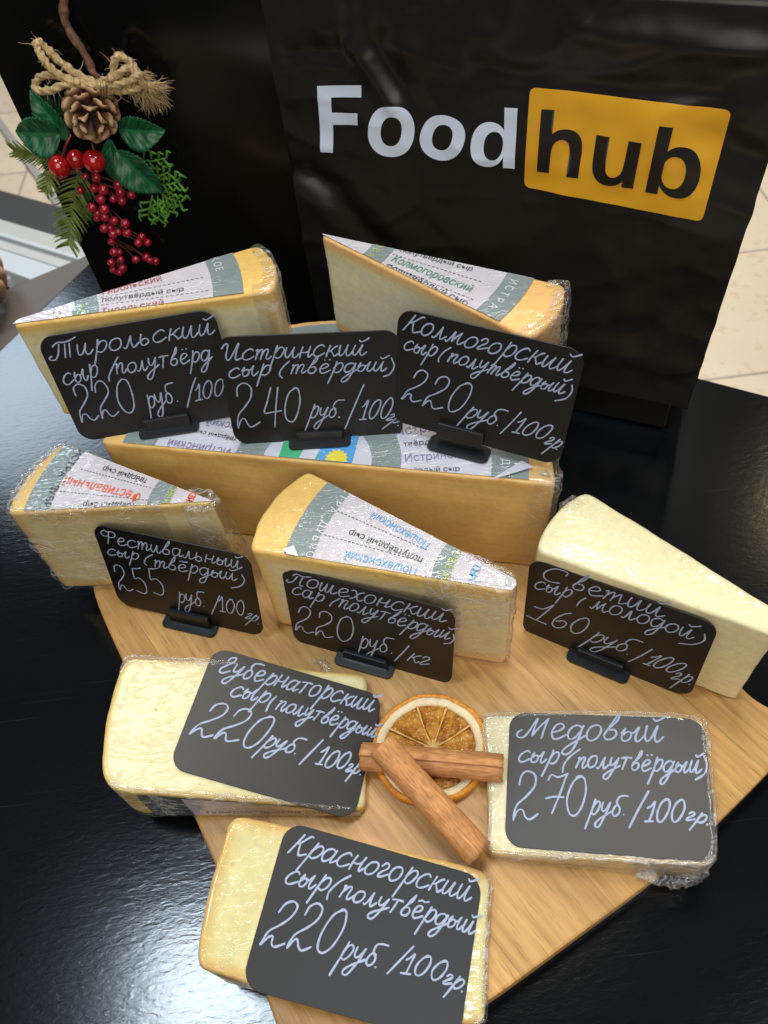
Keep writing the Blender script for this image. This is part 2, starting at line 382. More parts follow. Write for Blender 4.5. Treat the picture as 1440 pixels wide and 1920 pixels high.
def build_table():
    # the far corner of the rectangular top stands behind the bags
    cor = Vector((-0.238, 0.779, 0)); dl = Vector((-0.49, -0.87, 0)).normalized(); dr = Vector((0.845, -0.54, 0)).normalized()
    c1 = cor + dl * 1.25; c2 = cor + dr * 1.25; c3 = cor + dl * 1.25 + dr * 1.25
    mb = MB()
    def slab(ps, z0, z1, ch):
        n = len(ps); c = sum(ps, Vector()) / n
        prof = [(0, z0), (0, z1 - ch), (ch*0.3, z1 - ch*0.3), (ch, z1)]
        vs = []
        for ins, z in prof:
            for p in ps:
                d = (c - p).normalized(); vs.append(p + d * ins * 1.41 + Vector((0, 0, z)))
        fs = [(i*n + k, i*n + (k+1) % n, (i+1)*n + (k+1) % n, (i+1)*n + k) for i in range(len(prof)-1) for k in range(n)]
        fs.append(tuple(3*n + k for k in range(n))); fs.append(tuple(range(n))[::-1])
        mb.add(vs, fs)
    slab([cor, c1, c3, c2], TABLE_Z - 0.035, TABLE_Z, 0.003)
    t = thing('table', 'glossy black lacquered table that carries the board, the cheeses and the bags', 'table', (0, 0.3, FLOOR_Z))
    o = mb.build('tabletop', table_mat(), t, smooth=False)
    for p in (cor.lerp(c3, .06), c1.lerp(c2, .06), c2.lerp(c1, .06), c3.lerp(cor, .06)):
        b = MB(); box(b, (p.x, p.y, (FLOOR_Z + TABLE_Z - 0.035)/2), V(.025, 0, 0), V(0, .025, 0), V(0, 0, (TABLE_Z - 0.035 - FLOOR_Z)/2))
        b.build('leg', simple('black_leg', (0.01, 0.01, 0.011), 0.3), t, False)
build_table()

def prism(name, outline, z0, z1, mats, parent, ch=0.0015):
    n = len(outline); c = sum((Vector((x, y, 0)) for x, y in outline), Vector()) / n
    vs = []
    def off(i, d):
        p = Vector((*outline[i], 0)); a = Vector((*outline[i-1], 0)); b = Vector((*outline[(i+1) % n], 0))
        t = (b - a).normalized(); nn = Vector((t.y, -t.x, 0))
        return p - nn * d
    prof = [(ch, z0), (0, z0 + ch), (0, z1 - ch), (ch*0.3, z1 - ch*0.3), (ch, z1)]
    for ins, z in prof:
        for i in range(n): q = off(i, ins); vs.append((q.x, q.y, z))
    fs = [(i*n + k, i*n + (k+1) % n, (i+1)*n + (k+1) % n, (i+1)*n + k) for i in range(len(prof)-1) for k in range(n)]
    fs.append(tuple(4*n + k for k in range(n))); fs.append(tuple(range(n))[::-1])
    return obj(name, vs, fs, mats, parent, False)
# board: straight left edge, rounded right side (outline read at table height, counter-clockwise)
bp_px = [(165, 1100), (262, 1310), (356, 1512), (420, 1660), (490, 1840), (540, 1990)]
L = [un(*p, 0) for p in bp_px]
R = [un(*p, 0) for p in [(700, 2010), (915, 1880), (1080, 1758), (1240, 1640), (1345, 1545), (1440, 1450), (1500, 1385), (1490, 1345), (1440, 1326), (1400, 1300)]]
back = [Vector((0.185, 0.215, 0)), Vector((0.12, 0.30, 0)), Vector((0.0, 0.345, 0)), Vector((-0.12, 0.35, 0)), Vector((-0.205, 0.335, 0))]
def resample_loop(pts, closed=True, n=6):
    out = []
    k = len(pts)
    for i in range(k):
        a, b, c, d = pts[(i-1) % k], pts[i], pts[(i+1) % k], pts[(i+2) % k]
        for j in range(n):
            t = j / n
            out.append(b.lerp(c, t))
    for _ in range(5):
        out = [(out[i-1] + out[i]*2 + out[(i+1) % len(out)]) / 4 for i in range(len(out))]
    return out
loop = resample_loop(L + R + back)
bo = prism('wooden_board', [(p.x, p.y) for p in loop], TABLE_Z + 0.0003, 0.0, wood_mat(), None)
tag(bo, 'light oak serving board with pale diagonal grain lying under the cheeses', 'board')

# ------------------------------------------------------------------ cheese wedges
def dense(pts, tags, step):
    """closed polygon with a tag per segment -> resampled points and tags"""
    P, T = [], []
    for i in range(len(pts)):
        a, b = pts[i], pts[(i+1) % len(pts)]
        k = max(1, int(round((b - a).length / step)))
        for j in range(k): P.append(a.lerp(b, j / k)); T.append(tags[i])
    return P, T
def seg_dist(p, a, b):
    ab = b - a; t = max(0, min(1, (p - a).dot(ab) / max(1e-12, ab.dot(ab)))); return (p - (a + ab*t)).length
def wedge_body(foot, tags, z0, ztop, rind_w, seed, top_rind=True, round_r=3, insets=(0.0006, 0.0022), rows=22, wob=0.0005, side_rind=None, step=0.0025):
    """foot: ccw list of (x,y); tags 'rind'|'cut' per edge; ztop: number or function(x,y).
    returns verts, faces, attr rind, outline"""
    pts = [Vector((x, y, 0)) for x, y in foot]
    P, T = dense(pts, tags, step)
    for _ in range(round_r):
        n = len(P); P = [(P[i-1] + P[i]*2 + P[(i+1) % n]) / 4 for i in range(n)]
    n = len(P)
    nor = []
    for i in range(n):
        t = (P[(i+1) % n] - P[i-1]).normalized(); nor.append(Vector((t.y, -t.x, 0)))
    zt = ztop if callable(ztop) else (lambda x, y: ztop)
    rsegs = [(pts[i], pts[(i+1) % len(pts)]) for i in range(len(pts)) if tags[i] == 'rind']
    def rd(p):
        p2 = Vector((p[0], p[1], 0))
        return min((seg_dist(p2, a, b) for a, b in rsegs), default=1)
    verts, ring_s, attr = [], [], []
    def sm(d): 
        x = max(0, min(1, 1 - d / rind_w)); return x*x*(3-2*x)
    prof = [(0.0022, 0, 0.0), (0.0006, 0, 0.0006), (0, 0, 0.0022)]
    for k in range(1, rows):
        s = k / rows; s = 0.5 - 0.5*cos(pi*s)
        prof.append((0, s, 0))
    prof += [(0, 1, -0.0022), (insets[0], 1, -0.0006)] + [(d, 1, 0.0) for d in insets[1:]]
    for ins, s, dz in prof:
        ringp = [P[i] - nor[i]*ins for i in range(n)]
        if ins > 0.003:
            base = P[:]
            for _ in range(int(ins/0.0002)): base = [(base[i-1] + base[i]*2 + base[(i+1) % n])/4 for i in range(n)]
            cen = sum(base, Vector())/n
            ringp = [b + (cen - b).normalized()*ins*1.05 for b in base]
        for i in range(n):
            p = ringp[i]
            h = zt(p.x, p.y) - z0
            z = z0 + (h - 0.0044)*s + 0.0022*(1 if 0 < s < 1 else 0) + dz if 0 < s < 1 else z0 + h*s + dz
            q = Vector((p.x, p.y, z))
            w_ = wob * (nz(q, 70, seed) + 0.5*nz(q, 220, seed+3))
            if ins < 0.002: q += nor[i]*w_
            else: q.z += w_*0.5
            verts.append(q)
            d = rd(q)
            if T[i] == 'rind' and ins < 0.001: a = 1.0
            elif top_rind:
                d2 = min(d, h*(1-s) - dz if s > 0.4 else 1, (h*s + dz) if s <= 0.4 else 1)
                a = sm(max(0, d2))
                if ins >= 0.0006 and s == 1: a = 1.0
            else:
                a = sm(d) if s == 1 else max(sm(d), 0.35)
                if s == 1 and ins < 0.001: a = max(a, 0.25)
            attr.append(a)
    nr = len(prof)
    fs = [(i*n + k, i*n + (k+1) % n, (i+1)*n + (k+1) % n, (i+1)*n + k) for i in range(nr-1) for k in range(n)]
    fs.append(tuple((nr-1)*n + k for k in range(n))); fs.append(tuple(range(n))[::-1])
    return verts, fs, attr, P, nor, T
def film_strip(P, nor, idx, z0, z1, off, amp, seed, parent, top=0.012, name='plastic_wrap', flare=0.0):
    """crumpled shell of film standing off the given run of outline points, folding over the top"""
    rows = 34; vs = []; k = len(idx)
    zt = z1 if callable(z1) else (lambda x, y: z1)
    for r in range(rows + 1):
        s = r / rows
        for j, i in enumerate(idx):
            i %= len(P)
            e = min(1, min(j, k-1-j) / max(1, k*0.12))
            zz = zt(P[i].x, P[i].y)
            if s < 0.8:
                u = s/0.8; z = z0 + (zz - z0)*u; o = off * e * (1 + flare*(1-u))
                q = P[i] + nor[i]*o; q.z = z
            else:
                u = (s-0.8)/0.2
                q = P[i] - nor[i]*(top*u) + nor[i]*off*e*(1-u)
                q.z = zz + 0.0007 + 0.0018*sin(pi*min(1, u*1.6))*e
            c = Vector((q.x*2.2, q.y*2.2, q.z))
            a = (abs(nz(c, 95, seed)) + 0.6*abs(nz(q, 240, seed+1)) - 0.25) * amp * e
            q += nor[i]*max(-0.6*off*e, a)
            if s >= 0.8: q.z += 0.4*abs(a)
            vs.append(q)
    fs = [(r*k + j, r*k + j+1, (r+1)*k + j+1, (r+1)*k + j) for r in range(rows) for j in range(k-1)]
    return obj(name, vs, fs, FILM, parent)

# ---- printed text from the built-in font
_tc = {}
def text_mesh(s, bold=0.0):
    key = (s, bold)
    if key not in _tc:
        c = bpy.data.curves.new('t', 'FONT'); c.body = s; c.offset = bold; c.resolution_u = 3
        o = bpy.data.objects.new('t', c); COL.objects.link(o); bpy.context.view_layer.update()
        me = bpy.data.meshes.new_from_object(o.evaluated_get(bpy.context.evaluated_depsgraph_get()))
        vs = [v.co.copy() for v in me.vertices]; fs = [tuple(p.vertices) for p in me.polygons]
        bpy.data.objects.remove(o); bpy.data.meshes.remove(me)
        tri = []
        for f in fs:
            for k in range(1, len(f)-1): tri.append((f[0], f[k], f[k+1]))
        def inside(p, t):
            sg = [ (vs[t[(i+1) % 3]].x - vs[t[i]].x)*(p.y - vs[t[i]].y) - (vs[t[(i+1) % 3]].y - vs[t[i]].y)*(p.x - vs[t[i]].x) for i in range(3)]
            return all(q > 1e-7 for q in sg) or all(q < -1e-7 for q in sg)
        kept = []
        for t in tri:
            p = (vs[t[0]] + vs[t[1]] + vs[t[2]])/3
            if any(inside(p, q) for q in kept if abs(vs[q[0]].x - p.x) < 1.2): continue
            kept.append(t)
        fs = kept
        # the built-in letter that is drawn as three overlapping bars: rebuild it as bars that only touch
        pat = [(0.44, 0.32), (0.44, 0.24), (0.14, 0.24), (0.14, 0.32), (0.16, 0.54), (0.16, 0.0), (0.08, 0.0), (0.08, 0.54), (0.51, 0.54), (0.51, 0.0), (0.42, 0.0), (0.42, 0.54)]
        for i in range(len(vs) - 11):
            if all(abs(vs[i+k].x - vs[i].x - (pat[k][0] - .44)) < .014 and abs(vs[i+k].y - pat[k][1]) < .014 for k in range(12)):
                fs = [f for f in fs if not all(i <= q < i + 12 for q in f)]
                vs[i].x = vs[i+1].x = vs[i+10].x; vs[i+2].x = vs[i+3].x = vs[i+5].x
                fs += [(i+6, i+5, i+4, i+7), (i+10, i+9, i+8, i+11), (i+2, i+1, i, i+3)]
        _tc[key] = (vs, fs)
    return _tc[key]
class Label:
    """printed paper disc sector on the top of a wheel, clipped to the wedge"""
    def __init__(s, z): s.z = z; s.mb = MB(); s.lay = 0
    def ring(s, c, r0, r1, a0, a1, mi, lift, n=60):
        vs, fs = [], []
        m_ = max(2, int((r1 - r0)/0.004))
        for i in range(n+1):
            a = a0 + (a1-a0)*i/n
            for k in range(m_+1):
                r = r0 + (r1-r0)*k/m_
                vs.append((c.x + r*cos(a), c.y + r*sin(a), s.z + lift))
        for i in range(n):
            for k in range(m_): b = i*(m_+1) + k; fs.append((b, b+1, b+m_+2, b+m_+1))
        s.mb.add(vs, fs, mi)
    def text(s, txt, p0, p1, mi, lift=0.00045, hscale=1.0, bold=0.0):
        vs, fs = text_mesh(txt, bold)
        if not vs: return
        x0 = min(v.x for v in vs); x1 = max(v.x for v in vs)
        u = (p1 - p0); k = u.length/(x1-x0); u.normalize(); v_ = Vector((-u.y, u.x, 0))
        out = [p0 + u*((v.x-x0)*k) + v_*(v.y*k*hscale) for v in vs]
        s.mb.add([(q.x, q.y, s.z + lift) for q in out], fs, mi)
    def arc_text(s, txt, c, r, a0, da, size, mi, outward=True, lift=0.00045):
        a = a0
        for ch in txt:
            if ch == ' ': a += da; continue
            vs, fs = text_mesh(ch, 0.0)
            rad = Vector((cos(a), sin(a), 0)); tan = Vector((-sin(a), cos(a), 0))
            up = rad if outward else -rad; right = -tan if outward else tan
            out = [c + rad*r + right*(v.x*size) + up*(v.y*size) for v in vs]
            s.mb.add([(q.x, q.y, s.z + lift) for q in out], fs, mi)
            a += da
    def dash(s, p0, p1, mi, n=26, wd=0.0004, lift=0.0004):
        u = p1 - p0; L_ = u.length; u.normalize(); v_ = Vector((-u.y, u.x, 0))*wd*0.5
        for i in range(n):
            a = p0 + u*L_*(i/n); b = p0 + u*L_*((i+0.6)/n)
            s.mb.add([(q.x, q.y, s.z + lift) for q in (a-v_, b-v_, b+v_, a+v_)], [(0, 1, 2, 3)], mi)
    def finish(s, outline_planes, mats, parent, wrinkle=0.0003, seed=1):
        bm = bmesh.new()
        vv = [bm.verts.new(v) for v in s.mb.v]
        for f, mi in zip(s.mb.f, s.mb.m):
            try: fc = bm.faces.new([vv[i] for i in f]); fc.material_index = mi
            except ValueError: pass
        for co, no in outline_planes:
            g = list(bm.verts) + list(bm.edges) + list(bm.faces)
            bmesh.ops.bisect_plane(bm, geom=g, plane_co=co, plane_no=no, clear_outer=True)
        for f in bm.faces:
            if f.normal.z < 0: f.normal_flip()
        off = Vector(parent.location)
        for v in bm.verts: v.co -= off
        me = bpy.data.meshes.new('paper_label'); bm.to_mesh(me); bm.free()
        for m_ in mats: me.materials.append(m_)
        o = bpy.data.objects.new('paper_label', me); COL.objects.link(o); o.parent = parent
        return o
_pm = {}
def P_(name, col, rot):
    k = (name, rot)
    if k not in _pm: _pm[k] = print_mat(name, col, rot)
    return _pm[k]
PAPER, BAND, INKD, INKW, YEL = (0.53, 0.49, 0.53), (0.19, 0.235, 0.235), (0.035, 0.03, 0.035), (0.62, 0.64, 0.64), (0.45, 0.52, 0.08)
RED, GREEN, BLUE, VIOLET, ORRED = (0.34, 0.075, 0.05), (0.04, 0.24, 0.14), (0.08, 0.36, 0.66), (0.20, 0.17, 0.32), (0.75, 0.10, 0.03)

def arc_pts(c, r, a0, a1, n): return [(c.x + r*cos(a0+(a1-a0)*i/n), c.y + r*sin(a0+(a1-a0)*i/n)) for i in range(n+1)]
def clip_planes(foot_edges, z):
    """edges (a,b) of a ccw outline: keep the left side, 0.8 mm in"""
    out = []
    for a, b in foot_edges:
        a, b = Vector((a[0], a[1], 0)), Vector((b[0], b[1], 0)); t = (b-a).normalized(); no = Vector((t.y, -t.x, 0))
        out.append((a - no*0.0012 + Vector((0, 0, z)), no))
    return out

CHEESE_GROUP = 'wedges of wrapped cheese on and around the board'
def standing_wedge(label, n0, n1, r0, r1, zb, h, cm, rind_w, seed, bulge=0.010, top_rind=True, film=None, wob=0.0005):
    """n0,n1: nose points, r0,r1: rind corners; ccw order n0 -> r0 (first cut face), arc r0 -> r1, r1 -> n1, nose n1 -> n0"""
    arc = []
    K = 16
    mid = (r0 + r1)/2; d = (r1 - r0); no = Vector((d.y, -d.x, 0)).normalized()
    for i in range(K+1):
        t = i/K; p = r0.lerp(r1, t) + no*bulge*4*t*(1-t); arc.append((p.x, p.y))
    foot = [(n0.x, n0.y)] + arc + [(n1.x, n1.y)]
    tags = ['cut'] + ['rind']*K + ['cut', 'cut']
    c = sum((Vector((x, y, 0)) for x, y in foot), Vector())/len(foot)
    t = thing('cheese_wedge', label, 'cheese', (c.x, c.y, zb), CHEESE_GROUP)
    vs, fs, at, P, nor, T = wedge_body(foot, tags, zb, zb + h, rind_w, seed, top_rind, wob=wob)
    obj('cheese_body', vs, fs, cm, t, attrs={'rind': at})
    edges = [((n0.x, n0.y), (r0.x, r0.y)), ((r1.x, r1.y), (n1.x, n1.y))]
    ri = [i for i in range(len(P)) if T[i] == 'rind']
    return t, edges, P, nor, ri, T

# ---- the big half wheel
H1 = 0.0893
def istrin():
    a, b = un(186, 829, H1), un(1043, 908, H1)         # front corners
    d = b - a; c = (a + b)/2; L_ = d.length; no = Vector((-d.y, d.x, 0)).normalized(); s_ = 0.133
    R_ = L_*L_/(8*s_) + s_/2; cc = c + no*(s_ - R_)
    a1 = atan2(a.y-cc.y, a.x-cc.x); b1 = atan2(b.y-cc.y, b.x-cc.x)
    if a1 < b1: a1 += 2*pi
    K = 44
    foot = [(a.x, a.y)] + [(b.x, b.y)] + [(cc.x + R_*cos(b1+(a1-b1)*i/K), cc.y + R_*sin(b1+(a1-b1)*i/K)) for i in range(1, K)]
    tags = ['cut'] + ['rind']*(K)
    t = thing('cheese_half_wheel', 'large golden half wheel of hard cheese, the biggest block, carrying two wedges and three tags', 'cheese', (c.x, c.y + 0.05, 0), CHEESE_GROUP)
    cm = cheese_mat('cheese_golden', (0.68, 0.46, 0.155), (0.66, 0.41, 0.12), (0.72, 0.46, 0.16), (0, 0, -0.3), 0.35, 0.55)
    vs, fs, at, P, nor, T = wedge_body(foot, tags, 0, H1, 0.006, 11, True, wob=0.0006)
    obj('cheese_body', vs, fs, cm, t, attrs={'rind': at})
    rot = (0, 0, 0.9)
    lb = Label(H1 + 0.0004)
    lb.ring(c, 0.0, 0.128, 0, 2*pi, 0, 0, 96)
    lb.ring(c, 0.106, 0.128, 0, 2*pi, 1, 0.0002, 96)
    lb.ring(c, 0.034, 0.052, 0, 2*pi, 1, 0.0002, 96)
    z = H1
    U = lambda x, y: un(x, y, z)
    lb.text('Истринский', U(434, 843), U(319, 825), 4, hscale=1.15)
    lb.text('твёрдый сыр', U(446, 822), U(366, 806), 2)
    lb.text('Истринский', U(505, 806), U(392, 786), 4, hscale=1.15)
    lb.text('Истринский', U(760, 867), U(888, 857), 4, hscale=1.15)
    lb.text('твёрдый сыр', U(757, 839), U(868, 828), 2)
    lb.text('твёрдый сыр', U(757, 888), U(862, 884), 2)
    lb.text('Истринский', U(742, 818), U(890, 800), 4, hscale=1.15)
    a0 = atan2(d.y, d.x)
    lb.arc_text('ИСТРА ДУБРОВСКОЕ', c, 0.112, a0 + 0.42, -0.047, 0.0066, 3, True)
    lb.arc_text('ДУБРОВСКОЕ ИСТРА', c, 0.112, a0 + pi - 0.05, -0.047, 0.0066, 3, True)
    # emblem of green, white and blue with a yellow sun, at the middle of the front edge
    u = d.normalized(); v = no
    E = lambda x, y, l: Vector((c.x, c.y, H1 + 0.0004 + l)) + u*x + v*y
    def poly(pts, mi, l): lb.mb.add([E(x, y, l) for x, y in pts], [tuple(range(len(pts)))], mi)
    poly([(-0.024, -0.01), (0.022, -0.01), (0.022, 0.030), (-0.024, 0.030)], 5, 0.0005)
    poly([(0.002, -0.01), (0.022, -0.01), (0.022, 0.030), (-0.002, 0.030)], 6, 0.0006)
    poly([(-0.013, -0.01), (-0.003, -0.01), (0.0, 0.008), (0.006, 0.030), (-0.004, 0.030), (-0.010, 0.008)], 0, 0.0007)
    sun = [(0.012 + (0.0075 if k % 2 else 0.0058)*cos(2*pi*k/28), 0.0035 + (0.0075 if k % 2 else 0.0058)*sin(2*pi*k/28)) for k in range(28)]
    poly(sun, 7, 0.0008)
    lb.finish(clip_planes([((a.x, a.y), (b.x, b.y))], H1), [P_('label_paper', (0.50, 0.50, 0.58), rot), P_('label_band', BAND, rot), P_('print_dark', INKD, rot), P_('print_white', INKW, rot),
              P_('print_violet', VIOLET, rot), P_('print_green', (0.03, 0.36, 0.16), rot), P_('print_blue', (0.05, 0.28, 0.62), rot), P_('print_yellow', (0.65, 0.55, 0.03), rot)], t)
    # film: right end of the rind, bulging, and a folded corner of paper
    iR = [i for i in range(len(P)) if T[i] == 'rind' and P[i].x > 0.06 and P[i].y < 0.42]
    i0 = min(iR); iR = list(range(i0-6, max(iR)))
    film_strip(P, nor, iR, 0.001, H1, 0.003, 0.0030, 5, t, 0.010)
    mb = MB(); q = [U(917, 905), U(1000, 880), U(978, 868)]; mb.add([p + Vector((0, 0, .0022)) for p in q], [(0, 1, 2)])
    mb.build('folded_corner', P_('label_paper', (0.50, 0.50, 0.58), rot), t, False)
    return t
istrin()

# ---- wedges on top of it: tall pale wedge at the left
def tirol():
    zb, h = H1 + 0.0012, 0.0755; z = zb + h
    n0 = un(20, 611, z); r0 = un(512, 545, z); r1 = un(484, 458, z); n1 = un(24, 607, z) + Vector((0.001, 0.004, 0))
    cm = cheese_mat('cheese_pale_tan', (0.71, 0.67, 0.42), (0.72, 0.57, 0.26), (0.78, 0.50, 0.14), (0.4, 0.2, 1.4), 0.35, 0.5)
    t, ed, P, nor, ri, T = standing_wedge('pale cheese wedge with dark red label lettering, standing leftmost on the half wheel', n0, n1, r0, r1, zb, h, cm, 0.011, 21, 0.006)
    rot = (0, 0, 0.3); lb = Label(z + 0.0004); U = lambda x, y: un(x, y, z)
    c = n0; ro = (U(457, 548) - c).length; r2 = (U(400, 553) - c).length; i1 = (U(185, 590) - c).length; i0 = (U(134, 598) - c).length
    lb.ring(c, 0, ro, -0.6, 0.9, 0, 0); lb.ring(c, r2, ro, -0.6, 0.9, 1, 0.0002); lb.ring(c, i0, i1, -0.6, 0.9, 1, 0.0002)
    lb.text('Тирольский', U(189, 556), U(304, 528), 4, hscale=1.25)
    lb.text('полутвёрдый сыр', U(192, 568), U(345, 547), 2)
    lb.text('Тирольский', U(189, 592), U(307, 574), 4, hscale=1.25)
    lb.dash(U(190, 560), U(385, 521), 2, 22); lb.dash(U(190, 574), U(395, 546), 2, 22)
    lb.arc_text('ИСТРА ДУБРОВСКОЕ', c, r2 + 0.004, 0.95, -0.047, 0.0066, 3, True)
    lb.arc_text('РОССИЯ', c, i0 + 0.003, 0.26, -0.13, 0.0062, 5, True)
    lb.arc_text('СЫРОДЕЛ', c, i0 - 0.011, 0.30, -0.13, 0.0062, 4, True)
    lb.finish(clip_planes(ed, z), [P_('label_paper', PAPER, rot), P_('label_band', BAND, rot), P_('print_dark', INKD, rot), P_('print_white', INKW, rot), P_('print_red', RED, rot), P_('print_lime', YEL, rot)], t)
    film_strip(P, nor, list(range(min(ri)-5, max(ri)+4)), zb + 0.001, z, 0.0014, 0.0020, 8, t, 0.008)
tirol()
def kolm():
    zb, h = H1 + 0.0012, 0.0745; z = zb + h
    n0 = un(600, 441, z); r0 = un(992, 634, z); r1 = un(1061, 533, z); n1 = un(606, 437, z)
    cm = cheese_mat('cheese_pale_apricot', (0.72, 0.68, 0.43), (0.72, 0.57, 0.27), (0.84, 0.50, 0.18), (0.2, 0.5, 0.2), 0.3, 0.45)
    t, ed, P, nor, ri, T = standing_wedge('pale cheese wedge with green lettering on its label, nearest the bag', n0, n1, r0, r1, zb, h, cm, 0.011, 31, 0.006)
    rot = (0, 0, -0.5); lb = Label(z + 0.0004); U = lambda x, y: un(x, y, z)
    c = n0; ro = (U(940, 600) - c).length; r2 = (U(895, 580) - c).length; i1 = (U(715, 494) - c).length; i0 = (U(680, 478) - c).length
    lb.ring(c, 0, ro, -1.6, 0.3, 0, 0); lb.ring(c, r2, ro, -1.6, 0.3, 1, 0.0002); lb.ring(c, i0, i1, -1.6, 0.3, 1, 0.0002)
    lb.text('полутвёрдый сыр', U(750, 473), U(884, 510), 2)
    lb.text('Колмогоровский', U(733, 491), U(880, 549), 4, hscale=1.25)
    lb.text('полутвёрдый сыр', U(722, 503), U(872, 575), 2)
    lb.dash(U(735, 478), U(905, 531), 2, 22); lb.dash(U(725, 497), U(890, 565), 2, 22)
    lb.arc_text('ИСТРА ДУБРОВСКОЕ', c, r2 + 0.004, -0.56, -0.047, 0.0066, 3, True)
    lb.arc_text('СВАРЕНО', c, i0 + 0.003, -0.45, -0.13, 0.0062, 5, True)
    lb.finish(clip_planes(ed, z), [P_('label_paper', PAPER, rot), P_('label_band', BAND, rot), P_('print_dark', INKD, rot), P_('print_white', INKW, rot), P_('print_green', GREEN, rot), P_('print_lime', YEL, rot)], t)
    film_strip(P, nor, list(range(min(ri)-3, max(ri)+6)), zb + 0.001, z, 0.0026, 0.0032, 9, t, 0.007, flare=0.8)
kolm()
def fest():
    z = 0.0865
    # rind at the left, nose at the right; front face along the near side
    r1 = un(12, 963, z); n1 = un(399, 943, z); n0 = un(404, 938, z); r0 = un(120, 829, z)
    # ccw: n0 -> r0 (back cut), arc r0 -> r1, r1 -> n1 (front)
    cm = cheese_mat('cheese_butter', (0.72, 0.63, 0.34), (0.70, 0.52, 0.22), (0.68, 0.46, 0.18), (0.2, 0.1, 0.8), 0.45, 0.6)
    t, ed, P, nor, ri, T = standing_wedge('cheese wedge with orange red lettering on its label, overhanging the left edge of the board', n0, n1, r0, r1, 0.0005, z - 0.0005, cm, 0.013, 41, 0.006)
    rot = (0, 0, 0.1); lb = Label(z + 0.0004); U = lambda x, y: un(x, y, z)
    c = n1; ro = (U(45, 958) - c).length; r2 = (U(92, 955) - c).length; i1 = (U(275, 948) - c).length; i0 = (U(318, 945) - c).length
    lb.ring(c, 0, ro, 1.6, 3.9, 0, 0); lb.ring(c, r2, ro, 1.6, 3.9, 1, 0.0002); lb.ring(c, i0, i1, 1.6, 3.9, 1, 0.0002)
    lb.text('твёрдый сыр', U(279, 900), U(197, 875), 2, hscale=1.1)
    lb.text('Фестивальный', U(268, 926), U(126, 894), 4, hscale=1.25)
    lb.text('твёрдый сыр', U(255, 945), U(158, 942), 2, hscale=1.1)
    lb.dash(U(290, 918), U(150, 880), 2, 24); lb.dash(U(278, 939), U(110, 922), 2, 24); lb.dash(U(330, 908), U(190, 852), 2, 24)
    lb.arc_text('ИСТРА ДУБРОВСКОЕ', c, r2 + 0.004, 2.56, 0.047, 0.0066, 2, False)
    lb.arc_text('СВЕЖИЙ', c, i0 + 0.004, 2.5, 0.13, 0.0062, 5, False)
    lb.arc_text('СЫРОДЕЛ', c, i0 - 0.010, 2.45, 0.13, 0.0062, 4, False)
    lb.finish(clip_planes(ed, z), [P_('label_paper', PAPER, rot), P_('label_band', BAND, rot), P_('print_dark', INKD, rot), P_('print_white', INKW, rot), P_('print_orange', ORRED, rot), P_('print_lime', YEL, rot)], t)
    film_strip(P, nor, list(range(min(ri)-4, max(ri)+40)), 0.001, z, 0.0012, 0.0034, 12, t, 0.004)
    # slack film pulled out past the nose
    nn = len(P); tip = max(range(nn), key=lambda i: P[i].x)
    film_strip(P, nor, list(range(tip-9, tip+10)), 0.001, z-0.002, 0.005, 0.004, 14, t, 0.004, flare=1.6)
fest()
def posh():
    z = 0.0865
    r1 = un(468, 1031, z); n1 = un(962, 1112, z); n0 = un(966, 1082, z); r0 = un(578, 882, z)
    cm = cheese_mat('cheese_amber', (0.72, 0.60, 0.36), (0.72, 0.53, 0.22), (0.76, 0.50, 0.15), (0.1, 0.3, 0.9), 0.4, 0.6)
    t, ed, P, nor, ri, T = standing_wedge('cheese wedge with pale blue lettering on its label, in the middle of the board', n0, n1, r0, r1, 0.0005, z - 0.0005, cm, 0.013, 51, 0.008)
    rot = (0, 0, 0.75); lb = Label(z + 0.0004); U = lambda x, y: un(x, y, z)
    c = U(968, 1098); ro = (U(532, 1042) - c).length; r2 = (U(585, 1050) - c).length; i1 = (U(808, 1088) - c).length; i0 = (U(843, 1092) - c).length
    lb.ring(c, 0, ro, 1.4, 3.9, 0, 0); lb.ring(c, r2, ro, 1.4, 3.9, 1, 0.0002); lb.ring(c, i0, i1, 1.4, 3.9, 1, 0.0002)
    lb.text('Пошехонский', U(808, 1019), U(702, 961), 4, hscale=1.25)
    lb.text('полутвёрдый сыр', U(794, 1047), U(658, 994), 2, hscale=1.1)
    lb.text('Пошехонский', U(783, 1066), U(650, 1034), 4, hscale=1.25)
    lb.dash(U(800, 1032), U(630, 958), 2, 24); lb.dash(U(790, 1054), U(605, 1003), 2, 24)
    lb.arc_text('ИСТРА ДУБРОВСКОЕ', c, r2 + 0.004, 2.33, 0.047, 0.0066, 3, False)
    lb.arc_text('СВЕЖИЙ', c, i0 + 0.004, 2.38, 0.13, 0.0062, 5, False)
    lb.arc_text('СЫРОДЕЛ', c, i0 - 0.010, 2.42, 0.13, 0.0062, 4, False)
    lb.finish(clip_planes(ed, z), [P_('label_paper', PAPER, rot), P_('label_band', BAND, rot), P_('print_dark', INKD, rot), P_('print_white', INKW, rot), P_('print_blue', BLUE, rot), P_('print_lime', YEL, rot)], t)
    nn = len(P); tip = max(range(nn), key=lambda i: P[i].x - 0.3*P[i].y)
    film_strip(P, nor, list(range(tip-22, tip+16)), 0.001, z, 0.0016, 0.0026, 16, t, 0.006)
    mb = MB(); q = [U(531, 1033), U(552, 1026), U(560, 1046), U(540, 1042)]
    mb.add([p + Vector((0, 0, .002)) for p in q], [(0, 3, 2), (0, 2, 1)])
    mb.build('folded_corner', P_('label_back', (0.66, 0.68, 0.74), rot), t, False)
posh()
